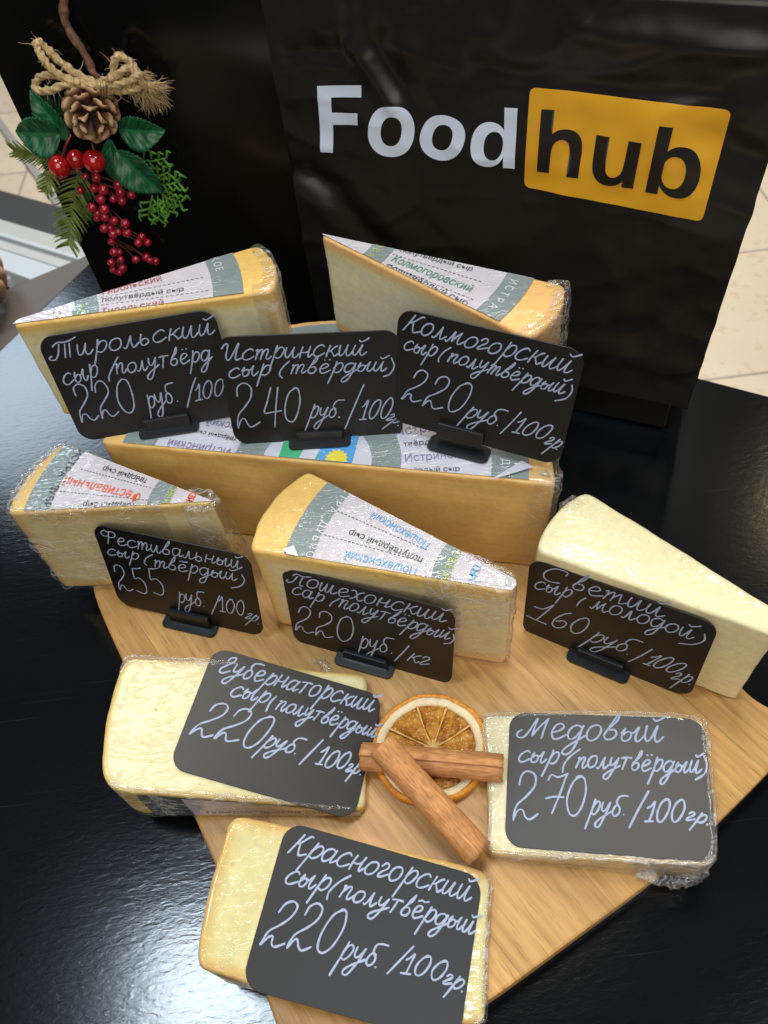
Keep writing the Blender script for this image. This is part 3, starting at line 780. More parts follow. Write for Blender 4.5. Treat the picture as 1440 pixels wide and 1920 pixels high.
def svez():
    z = 0.0805
    r1 = un(1004, 1031, z); n1 = un(1462, 1194, z); n0 = un(1470, 1150, z); r0 = un(1098, 919, z)
    cm = cheese_mat('cheese_cream', (0.80, 0.69, 0.41), (0.80, 0.70, 0.41), (0.82, 0.74, 0.46), (0.3, 0.2, 1.15), 0.34, 0.8)
    t, ed, P, nor, ri, T = standing_wedge('unlabelled creamy white wedge of fresh cheese at the right edge of the board', n0, n1, r0, r1, 0.0005, z - 0.0005, cm, 0.010, 61, 0.005)
    film_strip(P, nor, list(range(min(ri)+2, max(ri)-8)), 0.004, z, 0.0022, 0.0035, 18, t, 0.008)
svez()

# ---- wedges lying on a cut face (their tops slope with the wedge)
def tag_plane(c, yaw, tilt, roll):
    u = Vector((cos(yaw)*cos(roll), sin(yaw)*cos(roll), sin(roll))); n0 = Vector((-sin(yaw), cos(yaw), 0))
    v = n0*cos(tilt) + Vector((0, 0, 1))*sin(tilt); v = v - u*u.dot(v); v.normalize()
    return Vector(c), u, v, u.cross(v)
Z0 = 0.45132
def pose(x, y, z, yaw, tilt, roll, scale=1.0):
    c = Vector((x, y, z + Z0)); c = CAM + (c - CAM)*scale
    return tag_plane(c, radians(yaw), radians(tilt), radians(roll))
POSE = {
 'tirol': pose(-.1376, .3774, -.3303, 2.01, 77.65, 1.45, .985), 'istr': pose(-.0335, .3534, -.3352, -4.72, 77.42, -2.22, .976),
 'kolm': pose(.0641, .3261, -.3244, -28.08, 75.79, -2.12, .980), 'fest': pose(-.1330, .2783, -.4126, -21.36, 78.74, -.42),
 'posh': pose(-.0179, .2309, -.4158, -24.56, 81.99, -.04), 'svez': pose(.1221, .2099, -.4152, -34.03, 84.53, 2.31),
 'gub': pose(-.0748, .1830, -.4360, -18.36, -1.53, -15.70, .984), 'med': pose(.1019, .1324, -.4406, -13.41, .47, 8.91, .982),
 'kras': pose(-.0332, .0741, -.4361, -18.13, 2.15, -16.46, .978)}
def lying_wedge(label, key, px, tags, cm, seed, rind_w=0.011, drop=0.0009):
    c, u, v, n = POSE[key]; P0 = c - n*drop
    top = [unp(x, y, P0, n) for x, y in px]
    foot = [(p.x, p.y) for p in top]
    A = sum(foot[i][0]*foot[(i+1) % len(foot)][1] - foot[(i+1) % len(foot)][0]*foot[i][1] for i in range(len(foot)))
    if A < 0: foot.reverse(); tags = tags[-2::-1] + tags[-1:]
    zt = lambda x, y: max(0.006, P0.z - (n.x*(x-P0.x) + n.y*(y-P0.y))/n.z)
    cx = sum(p[0] for p in foot)/len(foot); cy = sum(p[1] for p in foot)/len(foot)
    t = thing('cheese_wedge', label, 'cheese', (cx, cy, 0), CHEESE_GROUP)
    vs, fs, at, P, nor, T = wedge_body(foot, tags, 0.0005, zt, rind_w, seed, False, 4, (0.0006, 0.0022, 0.0035, 0.006, 0.009, 0.012), 14, 0.0006)
    obj('cheese_body', vs, fs, cm, t, attrs={'rind': at})
    return t, P, nor, T, zt, foot
def gub():
    cm = cheese_mat('cheese_ivory', (0.64, 0.58, 0.335), (0.61, 0.52, 0.26), (0.58, 0.40, 0.11), (0.15, 0.3, 1.25), 0.30, 0.30)
    px = [(236, 1231), (450, 1243), (686, 1264), (688, 1400), (684, 1521), (430, 1499), (212, 1482), (196, 1466), (188, 1442), (191, 1390), (203, 1325), (219, 1268)]
    tags = ['rind', 'rind', 'cut', 'cut', 'rind', 'rind', 'rind', 'rind', 'rind', 'rind', 'rind', 'rind']
    t, P, nor, T, zt, foot = lying_wedge('ivory cheese wedge lying flat over the left board edge, left of the orange slice', 'gub', px, tags, cm, 71, 0.006)
    # label strip down the near side (it is the round face of the wheel)
    c, u, v, n = POSE['gub']
    near = [i for i in range(len(P)) if nor[i].dot(Vector((-0.25, -0.97, 0))) > 0.8]
    pts = [P[i] for i in near]; nn = [nor[i] for i in near]; order = sorted(range(len(pts)), key=lambda i: pts[i].x); pts = [pts[i] for i in order]; nn = [nn[i] for i in order]
    mb = MB(); k = len(pts); vs = []
    x0, x1 = pts[0].x, pts[-1].x
    for p, m_ in zip(pts, nn):
        h = zt(p.x, p.y)
        for s in (0.03, 0.35, 0.65, 0.90):
            q = p + m_*0.0009; vs.append((q.x, q.y, 0.0005 + h*s))
    rot = (0, 0, 0.2)
    for i in range(k-1):
        f = (pts[i].x - x0)/(x1-x0)
        if f < 0.10: continue
        for j in range(3): mb.add([vs[i*4+j], vs[(i+1)*4+j], vs[(i+1)*4+j+1], vs[i*4+j+1]], [(0, 1, 2, 3)], 1 if f < 0.27 else 0)
    # print on the strip
    def on(f, z, lift): 
        i = min(k-2, int(f*(k-1))); w_ = f*(k-1) - i; q = pts[i].lerp(pts[i+1], w_) + nn[i]*(0.0009 + lift); return Vector((q.x, q.y, z))
    tv, tf = text_mesh('губернаторский сыр', 0.0); W_ = max(a.x for a in tv)
    mb.add([on(0.34 + 0.52*a.x/W_, 0.006 + a.y*0.006, 0.0003) for a in tv], tf, 2)
    tv, tf = text_mesh('ДУБРОВСКОЕ', 0.0)
    mb.add([on(0.20 - a.y*0.045, 0.003 + a.x*0.0052, 0.0003) for a in tv], tf, 3)
    mb.build('paper_label', [P_('label_paper', PAPER, rot), P_('label_band_dark', (0.045, 0.045, 0.06), rot), P_('print_dark', INKD, rot), P_('print_white', INKW, rot)], t)
    # twist of film behind it
    mb = MB(); a = un(612, 1262, 0.012); b = un(588, 1238, 0.010)
    tube(mb, catmull([a, a.lerp(b, .5) + Vector((.003, 0, .003)), b], 10), lambda t_: 0.0035*(1 - .6*t_), 10, 0, 0.5, 3, 0.5, 0.0012)
    mb.build('film_twist', FILM, t)
    idx = [i for i in range(len(P)) if P[i].x < -0.15]
    film_strip(P, nor, list(range(len(P)-30, len(P))), 0.001, zt, 0.0010, 0.0016, 19, t, 0.003)
    ib = [i for i in near]; ib = list(range(min(ib), max(ib)))
    film_strip(P, nor, ib, 0.001, zt, 0.0012, 0.0016, 23, t, 0.003)
gub()
def med():
    cm = cheese_mat('cheese_honey', (0.66, 0.61, 0.40), (0.64, 0.54, 0.27), (0.60, 0.42, 0.15), (0.1, 0.1, 1.2), 0.40, 0.85)
    px = [(903, 1340), (1100, 1336), (1262, 1340), (1322, 1349), (1338, 1500), (1343, 1612), (1330, 1622), (1120, 1612), (912, 1600), (917, 1500)]
    tags = ['cut', 'cut', 'rind', 'rind', 'rind', 'rind', 'rind', 'rind', 'cut', 'cut']
    t, P, nor, T, zt, foot = lying_wedge('thin cream cheese wedge lying flat at the right corner of the board, beside the cinnamon', 'med', px, tags, cm, 81, 0.005)
    ib = [i for i in range(len(P)) if nor[i].y < -0.8 and P[i].x > 0.03]; ib = list(range(min(ib), max(ib)+5))
    film_strip(P, nor, ib, 0.0008, zt, 0.0012, 0.0013, 27, t, 0.0012)
    il = [i for i in range(len(P)) if nor[i].x < -0.75]; il = list(range(min(il), max(il)))
    film_strip(P, nor, il, 0.0008, zt, 0.0012, 0.0015, 28, t, 0.003)
    # bunched film under the near right corner
    mb = MB(); a = un(1190, 1640, 0.004); b = un(1325, 1634, 0.006)
    pts = catmull([a, a.lerp(b, .35) + V(0, -.003, .0), a.lerp(b, .7) + V(0, -.004, .001), b], 14)
    tube(mb, pts, lambda t_: 0.0030*sin(pi*(0.12 + 0.76*t_))**0.5, 18, 0, 0.3, 5, 0.16, 0.002)
    mb.build('film_bunch', FILM, t)
med()
def kras():
    cm = cheese_mat('cheese_buttery', (0.62, 0.545, 0.265), (0.59, 0.47, 0.19), (0.54, 0.35, 0.11), (0.1, 0.2, 1.0), 0.50, 0.85)
    px = [(428, 1538), (445, 1528), (660, 1572), (890, 1626), (921, 1640), (912, 1780), (909, 1925), (700, 1905), (500, 1857), (366, 1814), (372, 1760), (393, 1660)]
    tags = ['rind', 'rind', 'rind', 'rind', 'cut', 'cut', 'rind', 'rind', 'rind', 'rind', 'rind', 'rind']
    t, P, nor, T, zt, foot = lying_wedge('buttery cheese wedge lying flat at the front of the board, nearest the camera', 'kras', px, tags, cm, 91, 0.009)
    ir = [i for i in range(len(P)) if nor[i].x > 0.75]; ir = list(range(min(ir)-3, max(ir)+2))
    film_strip(P, nor, ir, 0.0008, zt, 0.0012, 0.0014, 31, t, 0.002)
kras()

# ------------------------------------------------------------------ handwriting
G = {}
def g(ch, w, *st): G[ch] = (w, [[(s[i], s[i+1]) for i in range(0, len(s), 2)] for s in st])
g('с', .78, [.66,.84,.52,.99,.3,.9,.1,.6,.06,.25,.2,.03,.42,.03,.76,.3])
g('ы', 1.05, [.06,.5,.2,.85,.12,.5,.1,.2,.22,.0,.42,.08,.5,.38,.4,.6,.24,.56,.14,.4], [.42,.58,.6,.55,.78,.95,.7,.35,.76,.02,.9,.05,1.06,.35])
g('р', .82, [.3,1.15,.2,.3,.0,-1.05], [.2,.45,.4,.9,.62,.97,.74,.7,.64,.25,.42,.02,.22,.12])
g('о', .78, [.46,1.0,.2,.88,.05,.5,.12,.12,.32,.0,.58,.2,.68,.6,.58,.92,.38,1.0])
g('п', .85, [.05,.85,.17,.95,.12,.5,.08,.0], [.11,.45,.3,.85,.48,.97,.56,.8,.5,.3,.56,.02,.68,.04,.86,.35])
g('л', .82, [.0,.1,.1,.0,.22,.2,.4,.98], [.4,.98,.42,.4,.48,.04,.6,.02,.82,.35])
g('у', .84, [.08,.98,.08,.55,.2,.3,.4,.42,.62,.98], [.62,.98,.5,.2,.3,-.6,.12,-.92,-.1,-.85,-.12,-.6,.15,-.25,.5,.0,.86,.3])
g('т', .78, [.36,.97,.3,.4,.24,.0], [.0,.95,.3,1.02,.74,1.0])
g('m', 1.02, [.05,.85,.16,.95,.12,.5,.06,.0], [.1,.4,.26,.85,.40,.95,.44,.7,.38,.0], [.42,.4,.58,.85,.73,.96,.78,.7,.72,.25,.8,.02,1.02,.3])
g('в', .76, [.1,.3,.3,1.0,.5,1.6,.58,1.72,.5,1.2,.2,.7,.08,.3,.22,.02,.48,.06,.6,.36,.48,.64,.24,.62])
g('е', .76, [.08,.42,.4,.55,.56,.78,.44,.98,.22,.9,.08,.5,.14,.14,.34,.0,.76,.3])
g('ё', .76, [.08,.42,.4,.55,.56,.78,.44,.98,.22,.9,.08,.5,.14,.14,.34,.0,.76,.3], [.26,1.36,.28,1.42], [.56,1.38,.58,1.44])
g('ẽ', .76, [.08,.42,.4,.55,.56,.78,.44,.98,.22,.9,.08,.5,.14,.14,.34,.0,.76,.3], [.1,1.3,.3,1.42,.5,1.34,.75,1.46])
g('д', .84, [.6,.86,.4,1.0,.14,.82,.05,.42,.18,.06,.4,.12,.6,.55,.68,.98], [.68,.98,.6,.1,.42,-.7,.2,-1.0,.02,-.88,.1,-.55,.45,-.12,.86,.3])
g('й', .88, [.08,.98,.04,.4,.14,.03,.32,.2,.52,.98], [.52,.98,.48,.35,.54,.03,.68,.02,.86,.3], [.28,1.42,.42,1.28,.58,1.36,.84,1.6])
g('и', .86, [.08,.98,.04,.4,.14,.03,.32,.2,.52,.98], [.52,.98,.48,.35,.54,.03,.68,.02,.88,.35])
g('к', .78, [.22,1.05,.12,.4,.08,.0], [.68,.98,.5,.85,.3,.55,.14,.5], [.3,.55,.48,.2,.58,.02,.78,.25])
g('н', .84, [.18,1.0,.1,.5,.08,.0], [.12,.5,.36,.46,.58,.6,.66,1.0], [.66,1.0,.58,.4,.6,.04,.84,.3])
g('м', 1.08, [.0,.12,.08,.0,.2,.2,.36,.98], [.36,.98,.36,.5,.4,.1], [.4,.1,.55,.6,.74,.98], [.74,.98,.7,.4,.76,.03,.88,.04,1.08,.35])
g('г', .62, [.08,.72,.24,.98,.42,.9,.42,.65,.2,.35,.1,.1,.2,.0,.62,.3])
g('а', .88, [.6,.86,.4,1.0,.14,.82,.05,.42,.18,.04,.4,.12,.58,.5,.66,.98], [.66,.98,.58,.4,.62,.03,.88,.3])
g('б', .78, [.5,.72,.3,.82,.1,.56,.1,.18,.3,.0,.52,.16,.56,.52,.36,.8,.24,1.05,.34,1.4,.62,1.5,.98,1.48])
g('ь', .72, [.14,.98,.08,.45,.12,.08,.32,.0,.5,.22,.46,.5,.28,.56,.12,.42])
g('х', .84, [.06,.88,.24,.95,.4,.6,.5,.15,.66,.0,.84,.2], [.78,.95,.55,.75,.3,.25,.06,.02])
g('ш', 1.12, [.08,.98,.03,.4,.12,.03,.26,.15,.42,.98], [.42,.98,.38,.4,.46,.03,.6,.15,.76,.98], [.76,.98,.72,.4,.8,.03,.92,.02,1.12,.3])
g('ж', 1.14, [.05,.85,.18,.95,.14,.5,.08,.02], [.12,.45,.3,.85,.44,.96,.46,.5,.4,.02], [.46,.4,.64,.85,.78,.95,.78,.4,.84,.03,1.14,.3])
g('Т', 1.35, [.0,.42,-.12,.2,.02,.02,.24,.1,.4,.6,.46,1.4], [.78,1.32,.72,.08], [1.02,1.3,.98,.05], [.12,1.25,.36,1.56,.72,1.5,1.0,1.55,1.36,1.8])
g('И', 1.3, [.0,1.15,.16,1.5,.34,1.6,.36,1.1,.3,.4,.44,.04,.66,.4,1.0,1.6], [1.0,1.6,.92,.6,.96,.05,1.3,.2])
g('К', 1.0, [.34,1.45,.2,.7,.04,.0], [.9,1.42,.74,1.4,.4,.85,.16,.7], [.4,.75,.54,.25,.68,.0,1.0,.2])
g('Ф', 1.15, [.56,1.5,.5,.7,.42,-.1], [.52,1.35,.2,1.5,-.05,1.25,.02,.9,.3,.8,.5,.95], [.52,1.35,.8,1.5,1.05,1.3,1.0,.95,.7,.75,.5,.8])
g('П', 1.2, [.0,.4,-.04,.15,.14,.08,.34,.35,.5,1.0], [.86,1.0,.78,.4,.84,.02,1.0,.05], [.22,.95,.42,1.25,.82,1.12,1.3,1.32])
g('С', 1.5, [1.1,1.0,1.12,1.3,.8,1.4,.4,1.25,.08,.7,.16,.2,.5,.02,.95,.15])
g('Г', .9, [.22,1.05,.36,1.35,.62,1.42,.68,1.1,.4,.7,.12,.35,.16,.06,.4,.0,.8,.3])
g('М', 1.35, [.0,.55,-.14,.4,-.12,.12,.1,.02,.32,.3,.62,1.35], [.62,1.35,.58,.7,.56,.15], [.56,.15,.8,.8,1.12,1.35], [1.12,1.35,1.04,.6,1.02,.0])
g('2', .62, [.14,.72,.2,.92,.36,1.0,.5,.9,.48,.68,.3,.48,.08,.3,.0,.08,.0,.0], [.0,.0,.1,.18,.2,.2,.26,.06,.36,.0,.56,.1])
g('0', .62, [.4,1.0,.2,.85,.06,.45,.1,.1,.26,.0,.44,.2,.54,.6,.5,.92,.38,1.0,.3,.96])
g('4', .66, [.28,1.0,.16,.65,.04,.38,.3,.38,.6,.42], [.5,1.0,.44,.5,.4,.0])
g('5', .64, [.26,.95,.42,.95,.62,1.0], [.26,.95,.16,.56,.34,.6,.48,.42,.44,.14,.26,.0,.02,.08])
g('1', .44, [.06,.66,.2,.8,.32,1.0,.28,.5,.22,.02], [.04,.02,.4,.03])
g('i', .6, [.06,.86,.28,.84], [.46,1.0,.4,.6,.28,.04], [.0,.06,.3,.03,.62,-.04])
g('6', .62, [.5,1.0,.3,.85,.1,.45,.1,.12,.26,.0,.46,.12,.5,.36,.36,.48,.16,.36])
g('7', .62, [.04,.84,.14,.98,.3,.92,.56,1.0], [.56,1.0,.42,.5,.3,.0], [.08,.38,.3,.42,.56,.40])
g('.', .3, [.1,.02,.14,.06])

TAG_W, TAG_H, TAG_T = 0.105, 0.0744, 0.0009
def stroke(mb, pts, c, u, v, n, hw, lift):
    """flat-domed pen stroke through 2-D tag points"""
    P = catmull([Vector((x, y, 0)) for x, y in pts], 5)
    # drop near-duplicates
    Q = [P[0]]
    for p in P[1:]:
        if (p - Q[-1]).length > 0.00012: Q.append(p)
    if len(Q) < 2: Q.append(Q[0] + Vector((0.0002, 0.0001, 0)))
    k = len(Q); vs = []
    T0 = (Q[1]-Q[0]).normalized(); T1 = (Q[-1]-Q[-2]).normalized()
    Q = [Q[0] - T0*hw*0.7] + Q + [Q[-1] + T1*hw*0.7]; k += 2
    for i, p in enumerate(Q):
        T = (Q[min(i+1, k-1)] - Q[max(i-1, 0)]).normalized(); s = Vector((-T.y, T.x, 0))
        w_ = hw*(0.25 if i in (0, k-1) else 1)*(1.02 + 0.38*noise.noise(Vector((p.x*330, p.y*330, lift*1e4))))
        for o, h in ((-1, 0.0), (-.55, 0.00007), (.55, 0.00007), (1, 0.0)):
            q = p + s*w_*o
            vs.append(c + u*q.x + v*q.y + n*(lift + h + i*1.2e-6))
    fs = [(i*4+j, (i+1)*4+j, (i+1)*4+j+1, i*4+j+1) for i in range(k-1) for j in range(3)]
    fs = [f[::-1] for f in fs]
    mb.add(vs, fs)
def write(key, origin, sc, words, lines, hw=0.00052):
    c, u, v, n = POSE[key]
    def to_uv(x, y):
        p = unp(origin[0] + x*sc, origin[1] + y*sc, c, n) - c; return Vector((p.dot(u), p.dot(v), 0))
    mb = MB(); cnt = [0]
    def put(pts):
        cnt[0] += 1
        stroke(mb, pts, c, u, v, n, hw, 0.00006 + TAG_T*0 + 0.000012*(cnt[0] % 12))
    for txt, x0, y0, x1, y1, h, slant in words:
        a, b = to_uv(x0, y0), to_uv(x1, y1)
        d = (b - a); W_ = d.length; d.normalize(); e = Vector((-d.y, d.x, 0))
        A3 = c + u*a.x + v*a.y; B3 = A3 + (u*e.x + v*e.y)*0.005
        hh = 0.005*h*sc/abs(proj(B3).y - proj(A3).y)
        total = sum(G[ch][0] for ch in txt); kx = W_/total; x = 0.0
        for ch in txt:
            w_, sts = G[ch]
            jy = random.uniform(-.05, .05); js = random.uniform(.94, 1.06)
            for st in sts:
                pts = []
                for (gx, gy) in st:
                    jx = random.uniform(-.02, .02)
                    q = a + d*((x + gx + jx)*kx + gy*hh*slant) + e*((gy*js + jy)*hh)
                    pts.append((q.x, q.y))
                put(pts)
            x += w_
    for ln in lines:
        put([tuple(to_uv(ln[i], ln[i+1]))[:2] for i in range(0, len(ln), 2)])
    return mb

TAG_GROUP = 'black price tags written in white marker'
def price_tag(key, label, origin, sc, words, lines, clip_px=None, hw=0.00043):
    c, u, v, n = POSE[key]
    base = c - v*(TAG_H/2)
    t = thing('price_tag', label, 'price tag', tuple(base), TAG_GROUP)
    out = rrect(TAG_W, TAG_H, 0.0095)
    vs = []; k = len(out)
    for off, ins in ((-TAG_T, 0.0), (-0.00015, 0.0), (0.0, 0.00015)):
        for x, y in out:
            f = 1 - ins/0.05; vs.append(c + u*x*f + v*y*f + n*off)
    fs = [(i*k + j, i*k + (j+1) % k, (i+1)*k + (j+1) % k, (i+1)*k + j) for i in range(2) for j in range(k)]
    fs += [tuple(2*k + j for j in range(k)), tuple(range(k))[::-1]]
    obj('plate', vs, fs, M_PLATE, t, False)
    write(key, origin, sc, words, lines, hw).build('handwriting', M_INK, t)
    if clip_px:
        q = unp(*clip_px, c, n) - c; cx = q.dot(u); vb = -TAG_H/2
        uh = Vector((u.x, u.y, 0)).normalized(); fh = Vector((uh.y, -uh.x, 0))
        b0 = c + u*cx + v*vb; zb = 0.0008 if b0.z < 0.03 else H1 + 0.0014
        mb = MB(); box(mb, c + u*cx + v*(vb + 0.0042) + n*0.0017, u*0.0143, v*0.0050, n*0.0015)
        mb2 = MB(); box(mb2, c + u*cx + v*(vb + 0.0035) - n*(TAG_T + 0.0011), u*0.0143, v*0.0043, n*0.0010)
        j = bevel(mb.build('clip', M_CLIP, t, False), 0.0006)
        # foot plate with rounded ends
        ring = rrect(0.0385, 0.0125, 0.0035, 5); vs2 = []; kk = len(ring)
        for z, s in ((0.0, 0.985), (0.0004, 1), (0.0014, 1), (0.0018, 0.985)):
            for x, y in ring: vs2.append(Vector((b0.x, b0.y, zb - 0.0006 + z)) + uh*x*s + fh*(y*s + 0.0020))
        fs2 = [(i*kk + q_, i*kk + (q_+1) % kk, (i+1)*kk + (q_+1) % kk, (i+1)*kk + q_) for i in range(3) for q_ in range(kk)]
        fs2 += [tuple(3*kk + q_ for q_ in range(kk)), tuple(range(kk))[::-1]]
        off = Vector(t.location)
        f = obj('clip_foot', vs2, fs2, M_CLIP, t, False); f.parent = j
        o2 = bevel(mb2.build('clip_back', M_CLIP, t, False), 0.0004); o2.parent = j
    return t
S_ = 0.30
price_tag('tirol', 'standing black tag reading Тирольский, the leftmost, half covered by the 240 tag', (70, 570), .26389,
  [('Тирольский', 105, 402, 1262, 208, 76, .25), ('сыр', 190, 575, 450, 515, 78, .2), ('полутвёрд', 560, 500, 1240, 395, 72, .2),
   ('220', 325, 845, 750, 760, 235, .02), ('руб', 785, 742, 985, 695, 80, .12), ('.', 985, 693, 1020, 688, 60, 0), ('100', 1120, 688, 1335, 640, 112, .25)],
  [[572, 375, 535, 450, 510, 510, 512, 547], [1125, 522, 1095, 610, 1065, 735]], (318, 800))
price_tag('istr', 'standing black tag reading Истринский and 240, in the middle of the top row', (400, 610), .26389,
  [('Исmринский', 50, 252, 1085, 208, 76, .25), ('сыр', 105, 372, 410, 350, 72, .25), ('mвёрдый', 545, 346, 1230, 322, 70, .25),
   ('2', 180, 728, 350, 715, 292, .02), ('4', 355, 718, 495, 715, 262, .1), ('0', 500, 686, 640, 678, 228, .12), ('руб', 672, 664, 880, 655, 82, .3), ('.', 880, 658, 915, 655, 60, 0), ('100', 1030, 674, 1262, 662, 138, .25), ('гр', 1222, 668, 1305, 700, 58, .3), ('.', 1300, 712, 1330, 715, 40, 0)],
  [[540, 255, 492, 300, 470, 345, 490, 375], [1265, 230, 1285, 290, 1255, 345, 1208, 364], [1070, 420, 1000, 580, 935, 735]], (601, 825))
price_tag('kolm', 'standing black tag reading Колмогорский, rightmost of the top row', (730, 570), .26389,
  [('Колмогорский', 95, 185, 1285, 495, 88, .32), ('сыр', 95, 318, 325, 382, 72, .25), ('полуmвёрдый', 408, 405, 1235, 642, 70, .3),
   ('220', 90, 678, 540, 785, 225, .22), ('руб', 520, 800, 755, 866, 78, .35), ('.', 755, 862, 790, 868, 60, 0), ('100', 862, 908, 1115, 972, 112, .32), ('гр', 1095, 990, 1190, 1032, 62, .3), ('.', 1175, 1030, 1205, 1038, 50, 0)],
  [[440, 308, 388, 340, 352, 385, 350, 412], [1298, 575, 1296, 625, 1250, 672, 1175, 688], [937, 768, 870, 840, 788, 920]], (862, 826))
price_tag('fest', 'standing black tag reading Фестивальный and 255, in front of the left wedge', (170, 970), .23611,
  [('Фесmивальный', 95, 195, 1205, 412, 66, .22), ('сыр', 130, 292, 390, 345, 55, .25), ('mвẽрдый', 505, 390, 1165, 505, 62, .25),
   ('255', 240, 580, 640, 632, 205, .0), ('руб', 690, 672, 895, 705, 78, .22), ('.', 885, 708, 920, 712, 50, 0), ('100', 1025, 748, 1240, 790, 118, .1), ('гр', 1222, 800, 1312, 835, 50, .3), ('.', 1320, 845, 1350, 850, 45, 0)],
  [[490, 295, 440, 325, 428, 362, 446, 380], [1200, 455, 1222, 500, 1190, 545, 1118, 560], [1025, 620, 995, 690, 962, 766]], (360, 1166), 0.00038)
price_tag('posh', 'standing black tag reading Пошехонский with a price per kg, at the middle of the board', (520, 1050), .25,
  [('Пошехонский', 72, 165, 1262, 472, 72, .3), ('сар', 105, 252, 345, 322, 62, .25), ('полутвёрдый', 455, 352, 1285, 602, 66, .3),
   ('220', 138, 522, 590, 630, 195, .12), ('руб', 605, 652, 835, 700, 80, .25), ('.', 845, 700, 880, 702, 60, 0), ('кг', 965, 748, 1130, 795, 68, .3)],
  [[470, 288, 412, 318, 392, 346], [1320, 555, 1326, 592, 1295, 622, 1248, 625], [990, 640, 935, 700, 878, 756]], (687, 1243))
price_tag('svez', 'standing black tag reading Свежий and 160, leaning by the creamy white wedge', (970, 1040), .27778,
  [('Свежий', 158, 160, 985, 428, 68, .2), ('сыр', 108, 222, 360, 298, 62, .25), ('молодой', 490, 356, 1185, 572, 66, .2),
   ('60', 215, 480, 460, 545, 122, .35), ('руб', 460, 572, 735, 668, 68, .4), ('.', 728, 668, 765, 680, 60, 0), ('100', 838, 728, 1070, 812, 92, .4), ('гр', 1030, 832, 1150, 872, 58, .35), ('.', 1145, 872, 1180, 885, 50, 0)],
  [[465, 290, 425, 312, 400, 345], [1265, 535, 1260, 580, 1190, 605, 1090, 598], [912, 638, 830, 685, 748, 722], [116, 350, 175, 366, 250, 338], [250, 338, 190, 390, 128, 440], [62, 410, 130, 442, 198, 470]], (1121, 1252))
price_tag('gub', 'black tag reading Губернаторский lying flat beside the dried orange slice', (320, 1210), .29167,
  [('Губернаторский', 298, 165, 1300, 432, 72, .3), ('сыр', 372, 322, 620, 376, 72, .3), ('полутвёрдый', 668, 412, 1315, 592, 62, .3),
   ('220', 125, 572, 590, 668, 222, .28), ('руб', 575, 648, 790, 702, 72, .4), ('.', 785, 700, 815, 704, 60, 0), ('100', 925, 768, 1130, 802, 118, .3), ('гр', 1120, 806, 1205, 830, 58, .3), ('.', 1205, 832, 1235, 838, 45, 0)],
  [[680, 328, 640, 368, 612, 426], [980, 608, 900, 690, 826, 766]], None, 0.00051)
price_tag('med', 'black tag reading Медовый and 270 lying flat on the thin cream cheese', (930, 1320), .29167,
  [('Медовый', 150, 222, 1075, 242, 98, .25), ('сыр', 135, 372, 400, 386, 76, .25), ('полутвёрдый', 508, 408, 1318, 448, 74, .28),
   ('2', 108, 738, 290, 728, 300, .08), ('7', 290, 718, 440, 716, 258, .22), ('0', 440, 722, 590, 716, 245, .15), ('руб', 592, 712, 805, 718, 84, .3), ('.', 808, 716, 840, 718, 60, 0), ('100', 950, 758, 1210, 762, 142, .28), ('гр', 1215, 745, 1345, 775, 60, .3), ('.', 1345, 776, 1375, 780, 45, 0)],
  [[540, 290, 474, 340, 436, 392, 428, 440], [1330, 320, 1354, 385, 1340, 448, 1282, 488], [982, 560, 915, 680, 856, 796]], None, 0.00051)
price_tag('kras', 'black tag reading Красногорский lying flat on the front wedge, nearest the camera', (460, 1530), .31944,
  [('Красногорский', 245, 215, 1318, 500, 86, .32), ('сыр', 222, 388, 480, 448, 82, .3), ('полутвẽрдый', 545, 478, 1340, 694, 76, .3),
   ('220', 88, 756, 540, 830, 288, .22), ('руб', 535, 838, 765, 888, 92, .3), ('.', 750, 890, 785, 895, 50, 0), ('100', 905, 925, 1170, 968, 122, .3), ('гр', 1150, 980, 1262, 1030, 68, .3), ('.', 1255, 1030, 1290, 1040, 45, 0)],
  [[620, 350, 548, 390, 492, 445, 478, 490], [988, 765, 910, 845, 832, 926]], None, 0.00047)

